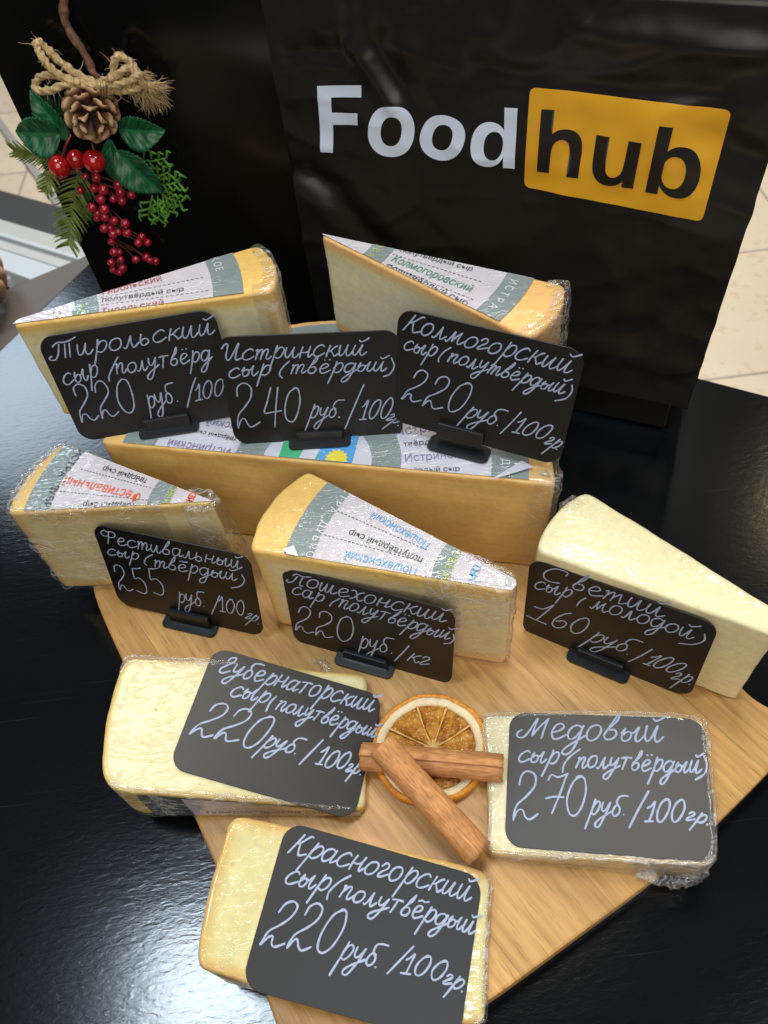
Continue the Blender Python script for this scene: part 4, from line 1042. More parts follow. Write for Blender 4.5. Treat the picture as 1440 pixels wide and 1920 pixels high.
# ------------------------------------------------------------------ dried orange slice and cinnamon
def orange_slice():
    c = un(806, 1401, 0.0045); R_ = 0.0336
    t = thing('orange_slice', 'dried orange slice with amber segments lying on the board under the cinnamon', 'orange slice', (c.x, c.y, 0))
    peel = simple('orange_peel', (0.70, 0.27, 0.03), 0.5, 0.4, var=0.25, vscale=500, bump=0.7, bscale=900)
    pith = simple('orange_pith', (0.80, 0.66, 0.40), 0.75, 0.3, var=0.10, vscale=200, bump=0.5, bscale=600)
    pulp, nt, b = mat('dried_pulp')
    tc = N(nt, 'ShaderNodeTexCoord'); vo = N(nt, 'ShaderNodeTexVoronoi', Scale=420.0); nt.links.new(tc.outputs['Object'], vo.inputs['Vector'])
    n_ = N(nt, 'ShaderNodeTexNoise', Scale=160.0, Detail=4.0); nt.links.new(tc.outputs['Object'], n_.inputs['Vector'])
    r = ramp(nt, [(0.3, (0.26, 0.085, 0.010)), (0.5, (0.46, 0.185, 0.022)), (0.75, (0.64, 0.34, 0.07))], n_.outputs[0])
    nt.links.new(r.outputs[0], b.inputs['Base Color']); b.inputs['Roughness'].default_value = 0.22; b.inputs['Specular IOR Level'].default_value = 0.35
    b.inputs['Subsurface Weight'].default_value = 0.3; b.inputs['Subsurface Radius'].default_value = (1, .4, .1); b.inputs['Subsurface Scale'].default_value = 0.004
    bp = N(nt, 'ShaderNodeBump', Strength=0.9, Distance=0.0012); nt.links.new(vo.outputs['Distance'], bp.inputs['Height']); nt.links.new(bp.outputs[0], b.inputs['Normal'])
    def wz(x, y): return 0.0008*sin(2.2*atan2(y, x) + 0.5)*(hypot(x, y)/R_)**2
    def ringlathe(prof, mt, name, seg=96, jit=0.0):
        vs = []; k = len(prof)
        for s in range(seg):
            a = 2*pi*s/seg
            rr = 1 + 0.018*sin(2*a + 1) + 0.010*sin(5*a) + 0.006*sin(11*a+2)
            for (r_, z) in prof:
                x, y = r_*rr*cos(a), r_*rr*sin(a)
                vs.append((c.x + x, c.y + y, 0.0008 + z + wz(x, y) + jit*nz((x, y, z), 700)))
        fs = [(s*k + j, ((s+1) % seg)*k + j, ((s+1) % seg)*k + j+1, s*k + j+1) for s in range(seg) for j in range(k-1)]
        return obj(name, vs, fs, mt, t)
    ringlathe([(R_*.93, .0004), (R_*.985, .0), (R_*1.0, .0018), (R_*.995, .0040), (R_*.975, .0056), (R_*.935, .0060), (R_*.905, .0053)], peel, 'peel', 120, 0.0006)
    ringlathe([(R_*.77, .0002), (R_*.77, .0036), (R_*.79, .0046), (R_*.84, .0050), (R_*.94, .0050), (R_*.94, .0002)], pith, 'pith', 96, 0.0003)
    # pale base web under the segments, with radiating membranes and the core
    mb = MB(); nseg = 9; angs = [2*pi*(i + random.uniform(-.12, .12))/nseg + 0.42 for i in range(nseg)]
    cen = Vector((c.x + 0.0015, c.y - 0.001, 0.0046))
    for a in angs:
        p1 = Vector((c.x + R_*.80*cos(a), c.y + R_*.80*sin(a), 0.0047 + wz(R_*.7*cos(a), R_*.7*sin(a))))
        mid_ = cen.lerp(p1, .5) + Vector((random.uniform(-.0006, .0006), random.uniform(-.0006, .0006), -.0004))
        tube(mb, catmull([cen, mid_, p1], 8), lambda q: 0.00042 + 0.0006*abs(q-.45), 8, 0, 0, 0, 0, 0.0003)
    core = [Vector((0.0042*(1 + .35*cos(9*k*2*pi/36))*cos(k*2*pi/36), 0.0042*(1 + .35*cos(9*k*2*pi/36))*sin(k*2*pi/36), 0)) for k in range(36)]
    mb.add([cen + p + V(0, 0, .0002) for p in core] + [cen + p*.4 + V(0, 0, .0009) for p in core] + [cen + V(0, 0, .0006)],
           [(k, (k+1) % 36, 36 + (k+1) % 36, 36 + k) for k in range(36)] + [(36 + k, 36 + (k+1) % 36, 72) for k in range(36)])
    mb.build('membrane', simple('dried_membrane', (0.66, 0.40, 0.12), 0.5, var=0.25, vscale=300), t)
    for i in range(nseg):
        a0 = angs[i]; a1 = angs[(i+1) % nseg]
        if a1 < a0: a1 += 2*pi
        vs = []; na, nr_ = 14, 12
        for ia in range(na+1):
            for ir in range(nr_+1):
                f = ir/nr_; r_ = R_*(0.06 + 0.725*f)
                a = a0 + (a1-a0)*ia/na
                x, y = r_*cos(a), r_*sin(a)
                e = min(ia, na-ia)/na*2; edge = min(1, e*2.2)*min(1, (1-f)*4 + .15)
                z = 0.0018 + 0.0022*edge**.5 + 0.0010*nz((x, y, 0), 420, i) * edge
                vs.append((c.x + x + 0.0015*(1-f), c.y + y - 0.001*(1-f), 0.0008 + z + wz(x, y)))
        fs = [(ia*(nr_+1)+ir, ia*(nr_+1)+ir+1, (ia+1)*(nr_+1)+ir+1, (ia+1)*(nr_+1)+ir) for ia in range(na) for ir in range(nr_)]
        fs = [f[::-1] for f in fs]
        obj('segment', vs, fs, pulp, t)
orange_slice()
M_CIN = cinnamon_mat()
def cinnamon(label, a, b, rad, seed, up=Vector((0, 0, 1)), roll=0.0):
    """a quill: bark sheet rolled in from both sides"""
    T = (b - a); L_ = T.length; T.normalize(); s = T.cross(up).normalized(); w_ = s.cross(T)
    th = 0.0014
    sheet = []
    for i in range(72):
        f = i/71; an = f*2*pi*1.42; r = rad*(1.0 - 0.26*max(0, f - 0.62)/0.38 + 0.03*sin(an*3 + seed) + 0.03*sin(an*2 + seed*2))
        r += rad*0.13*max(0.0, 1 - f*9)
        sheet.append((r*cos(an)*1.06, r*sin(an)*0.94))
    k = len(sheet); rows = 30
    def thick(side):
        out = []
        for i, (x, y) in enumerate(sheet):
            x0, y0 = sheet[max(0, i-1)]; x1, y1 = sheet[min(k-1, i+1)]
            tx, ty = x1-x0, y1-y0; l = hypot(tx, ty) or 1
            out.append((x - ty/l*side, y + tx/l*side))
        return out
    outer = thick(0.0); inner = thick(-th)
    ringp = outer + inner[::-1]; kk = len(ringp)
    vs, al, ar = [], [], []
    cr, sr = cos(roll), sin(roll)
    for r in range(rows+1):
        f = r/rows; wob = 1 + 0.035*noise.noise(Vector((f*5, seed, 0)))
        bend = 0.0006*sin(pi*f)
        for i, (x, y) in enumerate(ringp):
            endj = 0.0012*noise.noise(Vector((i*0.35, seed, 3))) if r in (0, rows) else 0
            X, Y = (x*cr - y*sr)*wob, (x*sr + y*cr)*wob
            q = a + T*(L_*f + endj) + s*X + w_*(Y + bend)
            q += (s*X + w_*Y).normalized()*0.00035*noise.noise(q*330)
            vs.append(q); al.append(L_*f); ar.append(i*0.0006)
    fs = [(r*kk + i, r*kk + (i+1) % kk, (r+1)*kk + (i+1) % kk, (r+1)*kk + i) for r in range(rows) for i in range(kk)]
    for r in (0, rows):
        for i in range(k-1):
            o1, o2 = r*kk + i, r*kk + i+1; n1, n2 = r*kk + kk-1-i, r*kk + kk-2-i
            fs.append((o1, o2, n2, n1) if r else (o1, n1, n2, o2))
    o = obj('cinnamon_stick', vs, fs, M_CIN, None, attrs={'along': al, 'around': ar})
    tag(o, label, 'cinnamon stick', 'cinnamon sticks crossed on the orange slice')
    return o
cinnamon('cinnamon stick lying level across the orange slice, under the other stick', un(678, 1418, 0.0125), un(942, 1440, 0.0125), 0.0068, 1.3, roll=1.25)
cinnamon('cinnamon stick slanting across the top of the other one, its lower end on the board', un(715, 1398, 0.0258), un(898, 1600, 0.0105), 0.0072, 7.7, roll=-1.9)

# ------------------------------------------------------------------ printed carrier bag
BP0 = un(1265, 785, 0.0); BYAW = radians(-27)
BN = Vector((sin(BYAW), -cos(BYAW), 0)); BU = Vector((cos(BYAW), sin(BYAW), 0))
def buv(px, py):
    p = unp(px, py, BP0, BN); return (p - BP0).dot(BU), p.z
def crease(x, y, x0, y0, x1, y1, wd):
    """signed falloff around a line segment in bag coordinates"""
    dx, dy = x1-x0, y1-y0; L2 = dx*dx + dy*dy; t = max(0, min(1, ((x-x0)*dx + (y-y0)*dy)/L2))
    d = hypot(x-(x0+dx*t), y-(y0+dy*t)); return math.exp(-(d/wd)**2)
CR = []
for (a, b, amp, wd) in [((655, 0), (662, 88), .0016, .006), ((662, 88), (735, 195), .0018, .006), ((710, 92), (752, 160), -.0022, .011), ((545, 320), (620, 350), -.0020, .007),
                        ((590, 330), (720, 470), -.0028, .010), ((900, 130), (1350, 185), -.0014, .008), ((1100, 60), (1430, 95), .0016, .008), ((1330, 260), (1420, 300), -.0018, .010),
                        ((1050, 640), (1270, 690), .0016, .012), ((1200, 620), (1310, 560), -.0015, .012), ((760, 100), (900, 60), .0018, .012), ((540, 105), (640, 95), -.0012, .006)]:
    CR.append((*buv(*a), *buv(*b), amp, wd))
UL, UR = buv(575, 480)[0], buv(1360, 530)[0] + 0.002
ZT, ZB = 0.288, 0.013
def bag_off(u_, z):
    p = Vector((u_*9, z*9, 0))
    o = 0.0026*noise.noise(p) + 0.0015*noise.noise(p*2.7) + 0.0006*noise.noise(p*8)
    o += 0.0011*(1 - abs(noise.noise(Vector((u_*16 + z*9, z*30 - u_*8, 4)))))**4
    for x0, y0, x1, y1, amp, wd in CR: o += 1.5*amp*crease(u_, z, x0, y0, x1, y1, wd)
    return o
def bag_pt(u_, z, lift=0.0): return BP0 + BU*u_ + Vector((0, 0, z)) + BN*(bag_off(u_, z) + lift)
def foodhub_bag():
    base = BP0 + BU*((UL+UR)/2)
    t = thing('carrier_bag', 'black carrier bag printed Foodhub in white and on an orange badge, standing behind the cheeses', 'bag', (base.x, base.y, TABLE_Z))
    mb = MB(); nu, nv = 130, 130; vs = []
    for i in range(nu+1):
        for j in range(nv+1):
            u_ = UL + (UR-UL)*i/nu; z = ZB + (ZT-ZB)*j/nv
            # ragged right edge
            if i == nu: u_ += 0.0012*noise.noise(Vector((z*60, 3, 1)))
            q = bag_pt(u_, z)
            if j > nv-3: q -= BN*0.003*(j-(nv-3))
            vs.append(q)
    mb.add(vs, [(i*(nv+1)+j, (i+1)*(nv+1)+j, (i+1)*(nv+1)+j+1, i*(nv+1)+j+1) for i in range(nu) for j in range(nv)])
    D = 0.11
    # side gussets, back and the recessed bottom tray
    def wall(p0, p1, p2, p3, n_=8):
        b = []
        for i in range(n_+1):
            for j in range(n_+1):
                s_, r_ = i/n_, j/n_
                q = p0.lerp(p1, s_).lerp(p3.lerp(p2, s_), r_); b.append(q)
        mb.add(b, [(i*(n_+1)+j, (i+1)*(n_+1)+j, (i+1)*(n_+1)+j+1, i*(n_+1)+j+1) for i in range(n_) for j in range(n_)])
    P = lambda u_, z, d: BP0 + BU*u_ + Vector((0, 0, z)) - BN*d
    wall(P(UR, ZB, 0), P(UR-.006, ZB, D), P(UR-.02, ZT, D), P(UR, ZT, 0)); wall(P(UL, ZB, D), P(UL, ZB, 0), P(UL, ZT, 0), P(UL+.01, ZT, D)); wall(P(UR-.006, ZB, D), P(UL, ZB, D), P(UL+.01, ZT, D), P(UR-.02, ZT, D))
    mb.build('bag_body', M_BAG, t)
    mb = MB(); c = BP0 + BU*((UL+UR)/2 - .004) - BN*(D/2 + .001); box(mb, (c.x, c.y, (TABLE_Z + ZB)/2 + .0006), BU*((UR-UL)/2 - .008), BN*(D/2 - .003), V(0, 0, (ZB - TABLE_Z)/2))
    bevel(mb.build('bag_base', simple('black_bag_base', (0.006, 0.006, 0.006), 0.4, 0.3), t, False), 0.002)
    # print: pixel outlines carried onto the wrinkled front
    def place(name, polys, mt, lift, ring=False):
        bm = bmesh.new()
        for poly in polys:
            if isinstance(poly, tuple):                # (outer, inner) ring
                o_, i_ = poly; k = len(o_)
                a = [bm.verts.new((*buv(*p), 0)) for p in o_]; b = [bm.verts.new((*buv(*p), 0)) for p in i_]
                for j in range(k): bm.faces.new((a[j], a[(j+1) % k], b[(j+1) % k], b[j]))
            else:
                bm.faces.new([bm.verts.new((*buv(*p), 0)) for p in poly])
        bmesh.ops.triangulate(bm, faces=bm.faces[:])
        us = [v.co.x for v in bm.verts]; zs = [v.co.y for v in bm.verts]
        for lo, hi, no in ((min(us), max(us), (1, 0, 0)), (min(zs), max(zs), (0, 1, 0))):
            x = lo + .003
            while x < hi:
                g_ = list(bm.verts) + list(bm.edges) + list(bm.faces)
                bmesh.ops.bisect_plane(bm, geom=g_, plane_co=(x if no[0] else 0, x if no[1] else 0, 0), plane_no=no); x += 0.003
        for f in bm.faces:
            if f.normal.z < 0: f.normal_flip()
        vs = [bag_pt(v.co.x, v.co.y, lift) for v in bm.verts]; bm.verts.index_update()
        fs = [tuple(v.index for v in f.verts) for f in bm.faces]; bm.free()
        return obj(name, vs, fs, mt, t)
    def zs(ox, oy, k, pts): return [(ox + x*k, oy + y*k) for x, y in pts]
    def ell(cx, cy, rx, ry, rot=0.0, n_=56, p=2.25):
        out = []
        for i in range(n_):
            a = 2*pi*i/n_; ca, sa = cos(a), sin(a)
            x = rx*math.copysign(abs(ca)**(2/p), ca); y = ry*math.copysign(abs(sa)**(2/p), sa)
            out.append((cx + x*cos(rot) - y*sin(rot), cy + x*sin(rot) + y*cos(rot)))
        return out
    A = lambda pts: zs(560, 130, .30556, pts); B = lambda pts: zs(940, 130, .34722, pts)
    place('letter', [A([(113,102),(385,97),(385,172),(200,172),(203,265),(364,265),(364,341),(210,340),(213,510),(135,507)])], M_WHITE, .0005)
    place('letter', [(A(ell(574, 372, 143, 157, .1)), A(ell(574, 373, 64, 90, .1)))], M_WHITE, .0005)
    place('letter', [(A(ell(888, 410, 136, 137, .35)), A(ell(888, 408, 61, 78, .25)))], M_WHITE, .0005)
    place('letter', [(A(ell(1168, 457, 107, 135, .12)), A(ell(1197, 465, 58, 85, .12)))], M_WHITE, .0005)
    place('letter', [A([(1265,231),(1345,236),(1327,607),(1257,599)])], M_WHITE, .00065)
    # orange badge with rounded corners
    q = [(155, 97), (1245, 221), (1087, 810), (122, 637)]; rr = 38; out = []
    for i in range(4):
        p = Vector(q[i]).to_3d(); a = (Vector(q[i-1]).to_3d() - p).normalized(); b = (Vector(q[(i+1) % 4]).to_3d() - p).normalized()
        p1, p2 = p + a*rr, p + b*rr
        for s in range(9):
            t_ = s/8; r_ = p1.lerp(p, t_).lerp(p.lerp(p2, t_), t_); out.append((r_.x, r_.y))
    place('badge', [B(out)], M_ORANGE, .0005)
    def spl(pts): return [(v.x, v.y) for v in catmull([Vector((x, y, 0)) for x, y in pts], 5)]
    h_ = [(218,213),(288,220),(276,345)] + spl([(276,345),(312,326),(360,322),(405,338),(432,375),(437,430),(431,480)]) + [(417,583),(353,575),(370,452)] + spl([(370,452),(366,402),(342,379),(312,379),(284,402),(270,445)]) + [(258,557),(193,550)]
    place('letter', [B(h_)], M_PRINTBLACK, .0009)
    u1 = [(515,352),(587,362),(566,500)] + spl([(566,500),(566,545),(585,572),(618,574),(648,552),(664,512)]) + [(692,378),(762,388),(713,637),(650,629),(655,598)] + spl([(655,598),(625,617),(575,620),(528,602),(498,560),(495,505),(500,460)])
    place('letter', [B(u1)], M_PRINTBLACK, .0009)
    place('letter', [B([(857,295),(932,307),(880,520),(845,662),(780,652)])], M_PRINTBLACK, .0011)
    place('letter', [(B(ell(964, 549, 113, 136, .18)), B(ell(934, 549, 64, 86, .18)))], M_PRINTBLACK, .0009)
foodhub_bag()

# plain glossy bag at the left, behind
GB0 = un(240, 650, TABLE_Z); GB1 = Vector((0.02, 0.548, TABLE_Z)); GU = (GB1 - GB0); GW = GU.length; GU.normalize(); GN = Vector((GU.y, -GU.x, 0))
def plain_bag():
    t = thing('carrier_bag', 'plain glossy black bag without print, carrying the pine cone decoration', 'bag', tuple((GB0+GB1)/2))
    mb = MB(); nu, nv = 40, 40; vs = []
    H_ = 0.36; D = 0.10
    for i in range(nu+1):
        for j in range(nv+1):
            s = GW*i/nu; z = H_*j/nv
            o = 0.0012*noise.noise(Vector((s*7, z*7, 5)))
            e = 0.010*(z/H_)                          # slightly wider at the top
            vs.append(GB0 + GU*(s - e*(1-i/nu)) + Vector((0, 0, z)) + GN*o)
    mb.add(vs, [(i*(nv+1)+j, (i+1)*(nv+1)+j, (i+1)*(nv+1)+j+1, i*(nv+1)+j+1) for i in range(nu) for j in range(nv)])
    Q = lambda s, z, d: GB0 + GU*(s - (0.010*(z/H_) if s == 0 else 0)) + Vector((0, 0, z)) - GN*d
    for a, b in (((0, D), (0, 0)), ((GW, 0), (GW, D)), ((GW, D), (0, D))):
        mb.add([Q(a[0], 0, a[1]), Q(b[0], 0, b[1]), Q(b[0], H_, b[1]), Q(a[0], H_, a[1])], [(0, 1, 2, 3)])
    mb.build('bag_body', M_PANEL, t)
plain_bag()

# ------------------------------------------------------------------ pine cone decoration on the plain bag
def gp(px, py, d=0.004): return unp(px, py, GB0 + GN*d, GN)
PXM = (gp(171, 215) - gp(172, 215)).length          # metres per photo pixel there
def decoration():
    t = thing('christmas_decoration', 'Christmas spray of pine cone, red berries, holly and fir tied with jute twine', 'decoration', tuple(gp(171, 215)))
    rnd = random.Random(3)
    # twig
    mb = MB()
    pts = catmull([gp(118, -60, .006), gp(121, 0, .006), gp(121, 33, .007), gp(135, 66, .008), gp(158, 100, .008), gp(172, 128, .009), gp(184, 156, .010), gp(190, 195, .010)], 8)
    tube(mb, pts, lambda q: (7.6 - 1.6*q)*PXM*(1 + .10*sin(q*31)), 12, 0, 0, 0, 0, 0.0012)
    mb.build('twig', simple('twig_bark', (0.17, 0.085, 0.055), 0.8, 0.3, var=0.45, vscale=140, bump=0.8, bscale=350), t)
    # jute twine
    jute = simple('jute', (0.52, 0.36, 0.18), 0.85, 0.2, var=0.35, vscale=500, bump=0.5, bscale=1200)
    mb = MB()
    ropes = [[(192,160,.014),(165,150,.016),(128,128,.016),(100,104,.014),(84,88,.013),(72,78,.013),(70,90,.016),(80,108,.019),(95,128,.020),(118,145,.020),(150,156,.019),(192,162,.016)],
             [(190,164,.015),(150,158,.019),(110,142,.017),(78,143,.013),(66,156,.012),(70,168,.016),(92,170,.020),(118,160,.021),(150,152,.020)],
             [(188,156,.016),(212,142,.018),(214,118,.019),(222,104,.018),(238,112,.018),(252,128,.019),(262,142,.018)],
             [(188,162,.016),(218,158,.021),(246,150,.022),(258,140,.022),(250,152,.020),(236,160,.020),(252,170,.020)],
             [(190,168,.015),(220,170,.019),(248,168,.021),(268,160,.019),(292,160,.017)],
             [(205,150,.020),(240,128,.021),(262,150,.021),(276,164,.019),(290,172,.016)]]
    for rp in ropes:
        pts = catmull([gp(x, y, d) for x, y, d in rp], 10)
        tube(mb, pts, 6.2*PXM, 12, 0, 0.32, 3, 0.22, 0.0010)
    # tight winding round the middle
    for k in range(3):
        pts = catmull([gp(184 + k*5, 148, .008), gp(186 + k*5, 158, .024), gp(188 + k*5, 178, .018), gp(188+k*5, 186, .008)], 6)
        tube(mb, pts, 2.0*PXM, 8, 0, 0.3, 3, 0.2)
    # loose fibres and frayed ends
    def fibre(p, d, L_, cur):
        q = [p]; 
        for s in range(4):
            d = (d + Vector((rnd.gauss(0, cur), rnd.gauss(0, cur), rnd.gauss(0, cur)))).normalized(); q.append(q[-1] + d*L_/4)
        tube(mb, catmull(q, 3), lambda f: 0.00022*(1-.6*f), 4)
    for rp in ropes:
        P = catmull([gp(x, y, d) for x, y, d in rp], 6)
        for _ in range(30):
            p = rnd.choice(P); fibre(p, Vector((rnd.gauss(0, 1), rnd.gauss(-.4, 1), rnd.gauss(0, 1))).normalized(), rnd.uniform(.004, .012), .5)
    for (x, y, dx, dy) in ((292, 160, 30, 8), (288, 170, 16, 34), (270, 164, 10, 40), (262, 142, 25, 6), (280, 176, 26, 24), (252, 170, 14, 24)):
        a = gp(x, y, .018); b = gp(x + dx, y + dy, .014)
        for _ in range(46):
            fibre(a + Vector((rnd.gauss(0, 1), rnd.gauss(0, 1), rnd.gauss(0, 1)))*0.0016, (b-a).normalized() + Vector((rnd.gauss(0, .22), rnd.gauss(0, .22), rnd.gauss(0, .22))), (b-a).length*rnd.uniform(.6, 1.15), .16)
    mb.build('twine_bow', jute, t)
    # pine cone: woody scales on a spiral, tip towards the viewer and down
    cone = thing_child('pine_cone', t, gp(171, 215, .020))
    mb = MB(); c = gp(171, 208, .018); ax = (gp(171, 262, .046) - c).normalized(); lip = []
    s1 = ax.cross(Vector((0.2, 0, 1))).normalized(); s2 = ax.cross(s1); Rc = 50*PXM
    ns = 38
    for i in range(ns):
        f = (i + .5)/ns; an = i*2.39996 + .4; th = radians(16 + 112*f**0.8)
        rad = s1*cos(an) + s2*sin(an)
        tip = c + ax*cos(th)*Rc*1.08 + rad*sin(th)*Rc*1.02
        root = c + ax*(cos(th)*Rc*.62 - Rc*.22) + rad*Rc*.10
        d = (tip - root); LL = d.length; d.normalize(); wv = ax.cross(rad).normalized(); nv = wv.cross(d)
        if nv.dot(ax) < 0: nv = -nv
        W_ = Rc*(0.13 + .21*sin(th))*rnd.uniform(.9, 1.1); rows_, cols = 10, 8; vs = []
        for sgn in (1, -1):
            for r in range(rows_+1):
                q = r/rows_; e_ = max(0.0, (q - .72)/.28)
                wd = W_*(0.30 + .70*min(1, q/.72)**1.3)*math.sqrt(max(0.02, 1 - .92*e_*e_))
                th_ = Rc*(.022 + .085*math.exp(-((q-.86)/.13)**2))
                for k in range(cols+1):
                    x = (k/cols*2 - 1)
                    p = root + d*LL*q + wv*wd*x + nv*(Rc*(.16*q**4 - .12*x*x*q) + sgn*th_*(1-.75*x*x)*(1 - .6*e_))
                    vs.append(p); lip.append(min(1, max(0, (q - .45)/.5)))
        n1 = (rows_+1)*(cols+1); fs = []
        for r in range(rows_):
            for k in range(cols):
                a = r*(cols+1)+k; fs.append((a, a+1, a+cols+2, a+cols+1)); b = a + n1; fs.append((b, b+cols+1, b+cols+2, b+1))
        per = [k for k in range(cols+1)] + [r*(cols+1)+cols for r in range(1, rows_+1)] + [rows_*(cols+1)+k for k in range(cols-1, -1, -1)] + [r*(cols+1) for r in range(rows_-1, 0, -1)]
        for i2 in range(len(per)):
            a, b = per[i2], per[(i2+1) % len(per)]; fs.append((a, a+n1, b+n1, b))
        mb.add(vs, fs)
    nb = len(mb.v); sphere(mb, c - ax*Rc*.1, Rc*.34, 16, 10); lip += [0.0]*(len(mb.v) - nb)
    cm, nt, b = mat('pine_cone_wood')
    tc = N(nt, 'ShaderNodeTexCoord'); n_ = N(nt, 'ShaderNodeTexNoise', Scale=190.0, Detail=5.0); nt.links.new(tc.outputs['Object'], n_.inputs['Vector'])
    la = N(nt, 'ShaderNodeAttribute', attribute_name='lip'); lm = N(nt, 'ShaderNodeMath', operation='MULTIPLY_ADD'); lm.inputs[1].default_value = 0.62; nt.links.new(la.outputs['Fac'], lm.inputs[0])
    lh = N(nt, 'ShaderNodeMath', operation='MULTIPLY'); lh.inputs[1].default_value = 0.55; nt.links.new(n_.outputs[0], lh.inputs[0]); nt.links.new(lh.outputs[0], lm.inputs[2])
    r = ramp(nt, [(0.18, (0.05, 0.022, 0.011)), (0.50, (0.19, 0.088, 0.038)), (0.95, (0.46, 0.27, 0.14))], lm.outputs[0]); nt.links.new(r.outputs[0], b.inputs['Base Color']); b.inputs['Roughness'].default_value = .6
    bb = N(nt, 'ShaderNodeBump', Strength=.5, Distance=.0008); nt.links.new(n_.outputs[0], bb.inputs['Height']); nt.links.new(bb.outputs[0], b.inputs['Normal'])
    o = mb.build('pine_cone', cm, t, attrs={'lip': lip})
    bpy.data.objects.remove(cone)
    # holly leaves
    leafm = simple('holly_leaf', (0.012, 0.105, 0.045), 0.36, 0.5, var=0.35, vscale=90, bump=0.25, bscale=160)
    lm_nt = leafm.node_tree; lb_ = lm_nt.nodes['Principled BSDF']
    ax_n = N(lm_nt, 'ShaderNodeAttribute', attribute_name='across'); al_n = N(lm_nt, 'ShaderNodeAttribute', attribute_name='along')
    vm = N(lm_nt, 'ShaderNodeMath', operation='MULTIPLY_ADD'); vm.inputs[1].default_value = 7.0; lm_nt.links.new(al_n.outputs['Fac'], vm.inputs[0])
    va = N(lm_nt, 'ShaderNodeMath', operation='MULTIPLY'); va.inputs[1].default_value = -1.9; lm_nt.links.new(ax_n.outputs['Fac'], va.inputs[0]); lm_nt.links.new(va.outputs[0], vm.inputs[2])
    vf = N(lm_nt, 'ShaderNodeMath', operation='PINGPONG'); vf.inputs[1].default_value = 0.5; lm_nt.links.new(vm.outputs[0], vf.inputs[0])
    vmin = N(lm_nt, 'ShaderNodeMath', operation='MINIMUM'); lm_nt.links.new(vf.outputs[0], vmin.inputs[0]); lm_nt.links.new(ax_n.outputs['Fac'], vmin.inputs[1])
    vr_ = ramp(lm_nt, [(0.03, (1.9, 1.7, 1.6)), (0.14, (1, 1, 1)), (0.5, (0.8, 0.86, 0.8))], vmin.outputs[0])
    src = lb_.inputs['Base Color'].links[0].from_socket; vx_ = N(lm_nt, 'ShaderNodeMix', data_type='RGBA', blend_type='MULTIPLY'); vx_.inputs[0].default_value = 1
    lm_nt.links.new(src, vx_.inputs[6]); lm_nt.links.new(vr_.outputs[0], vx_.inputs[7]); lm_nt.links.new(vx_.outputs[2], lb_.inputs['Base Color'])
    vb_ = N(lm_nt, 'ShaderNodeBump', Strength=0.5, Distance=0.0007); lm_nt.links.new(vmin.outputs[0], vb_.inputs['Height']); lm_nt.links.new(vb_.outputs[0], lb_.inputs['Normal'])
    def leaf(bx, by, tx, ty, wpx, d0, d1, fold=0.75, teeth=14):
        a, b = gp(bx, by, d0), gp(tx, ty, d1); ax_ = b - a; L_ = ax_.length; ax_.normalize()
        w_ = ax_.cross(GN).normalized(); nn = w_.cross(ax_)
        if nn.dot(GN) < 0: nn = -nn
        W_ = wpx*PXM*.5; rows_, cols = 70, 10; mb_ = MB(); vs = []; aX, aQ = [], []
        for r in range(rows_+1):
            q = r/rows_; prof = max(0.0, sin(pi*min(1, (q*.98+.015)**.82)))**.85
            saw = 1 + .13*((q*teeth) % 1 - .5)
            for k in range(cols+1):
                x = k/cols*2 - 1
                wd = W_*prof*(saw if abs(x) > .9 else 1)
                zz = fold*abs(x)*W_*prof*.6 - .18*L_*(q-.4)**2 + .04*W_*sin(q*22)*(abs(x) > .05)*(1-abs(x))
                vs.append(a + ax_*L_*q + w_*wd*x + nn*zz); aX.append(abs(x)); aQ.append(q)
        mb_.add(vs, [(r*(cols+1)+k, r*(cols+1)+k+1, (r+1)*(cols+1)+k+1, (r+1)*(cols+1)+k) for r in range(rows_) for k in range(cols)])
        o_ = mb_.build('leaf', leafm, t, attrs={'across': aX, 'along': aQ})
        s_ = o_.modifiers.new('solid', 'SOLIDIFY'); s_.thickness = 0.0005
    leaf(128, 262, 54, 172, 52, .010, .010); leaf(112, 252, 28, 250, 78, .014, .016)
    leaf(222, 243, 308, 248, 66, .012, .014); leaf(218, 284, 304, 364, 74, .018, .020); leaf(205, 262, 216, 345, 34, .012, .012)
    # big berries
    bm_ = simple('berry_red', (0.42, 0.006, 0.008), 0.14, 0.6, Coat_Weight=0.8, Coat_Roughness=0.05)
    for (x, y, r_, d) in ((112, 312, 21, .020), (143, 299, 18, .016), (177, 302, 21, .022)):
        mb_ = MB(); cc = gp(x, y, d); sphere(mb_, cc, r_*PXM*.97, 24, 16, 0, (1, 1, 1.04))
        e = gp(x + 2, y + r_ + 3, d)
        for k in range(5):
            tube(mb_, [cc.lerp(e, .75), cc.lerp(e, 1.1) + Vector((cos(k*1.26), sin(k*1.26), 0))*.0022], lambda q: .0008*(1.1-q), 5)
        mb_.build('berry', bm_, t)
    mb_ = MB(); tube(mb_, catmull([gp(118, 294, .022), gp(124, 272, .024), gp(134, 252, .020)], 6), 2.6*PXM, 8); tube(mb_, catmull([gp(177, 284, .022), gp(172, 268, .02)], 4), 2.0*PXM, 8)
    mb_.build('berry_stem', simple('berry_stem', (0.16, 0.02, 0.02), 0.3), t)
    # small berries
    sm_ = simple('berry_crimson', (0.40, 0.008, 0.030), 0.2, 0.6, Coat_Weight=0.7, Coat_Roughness=0.08)
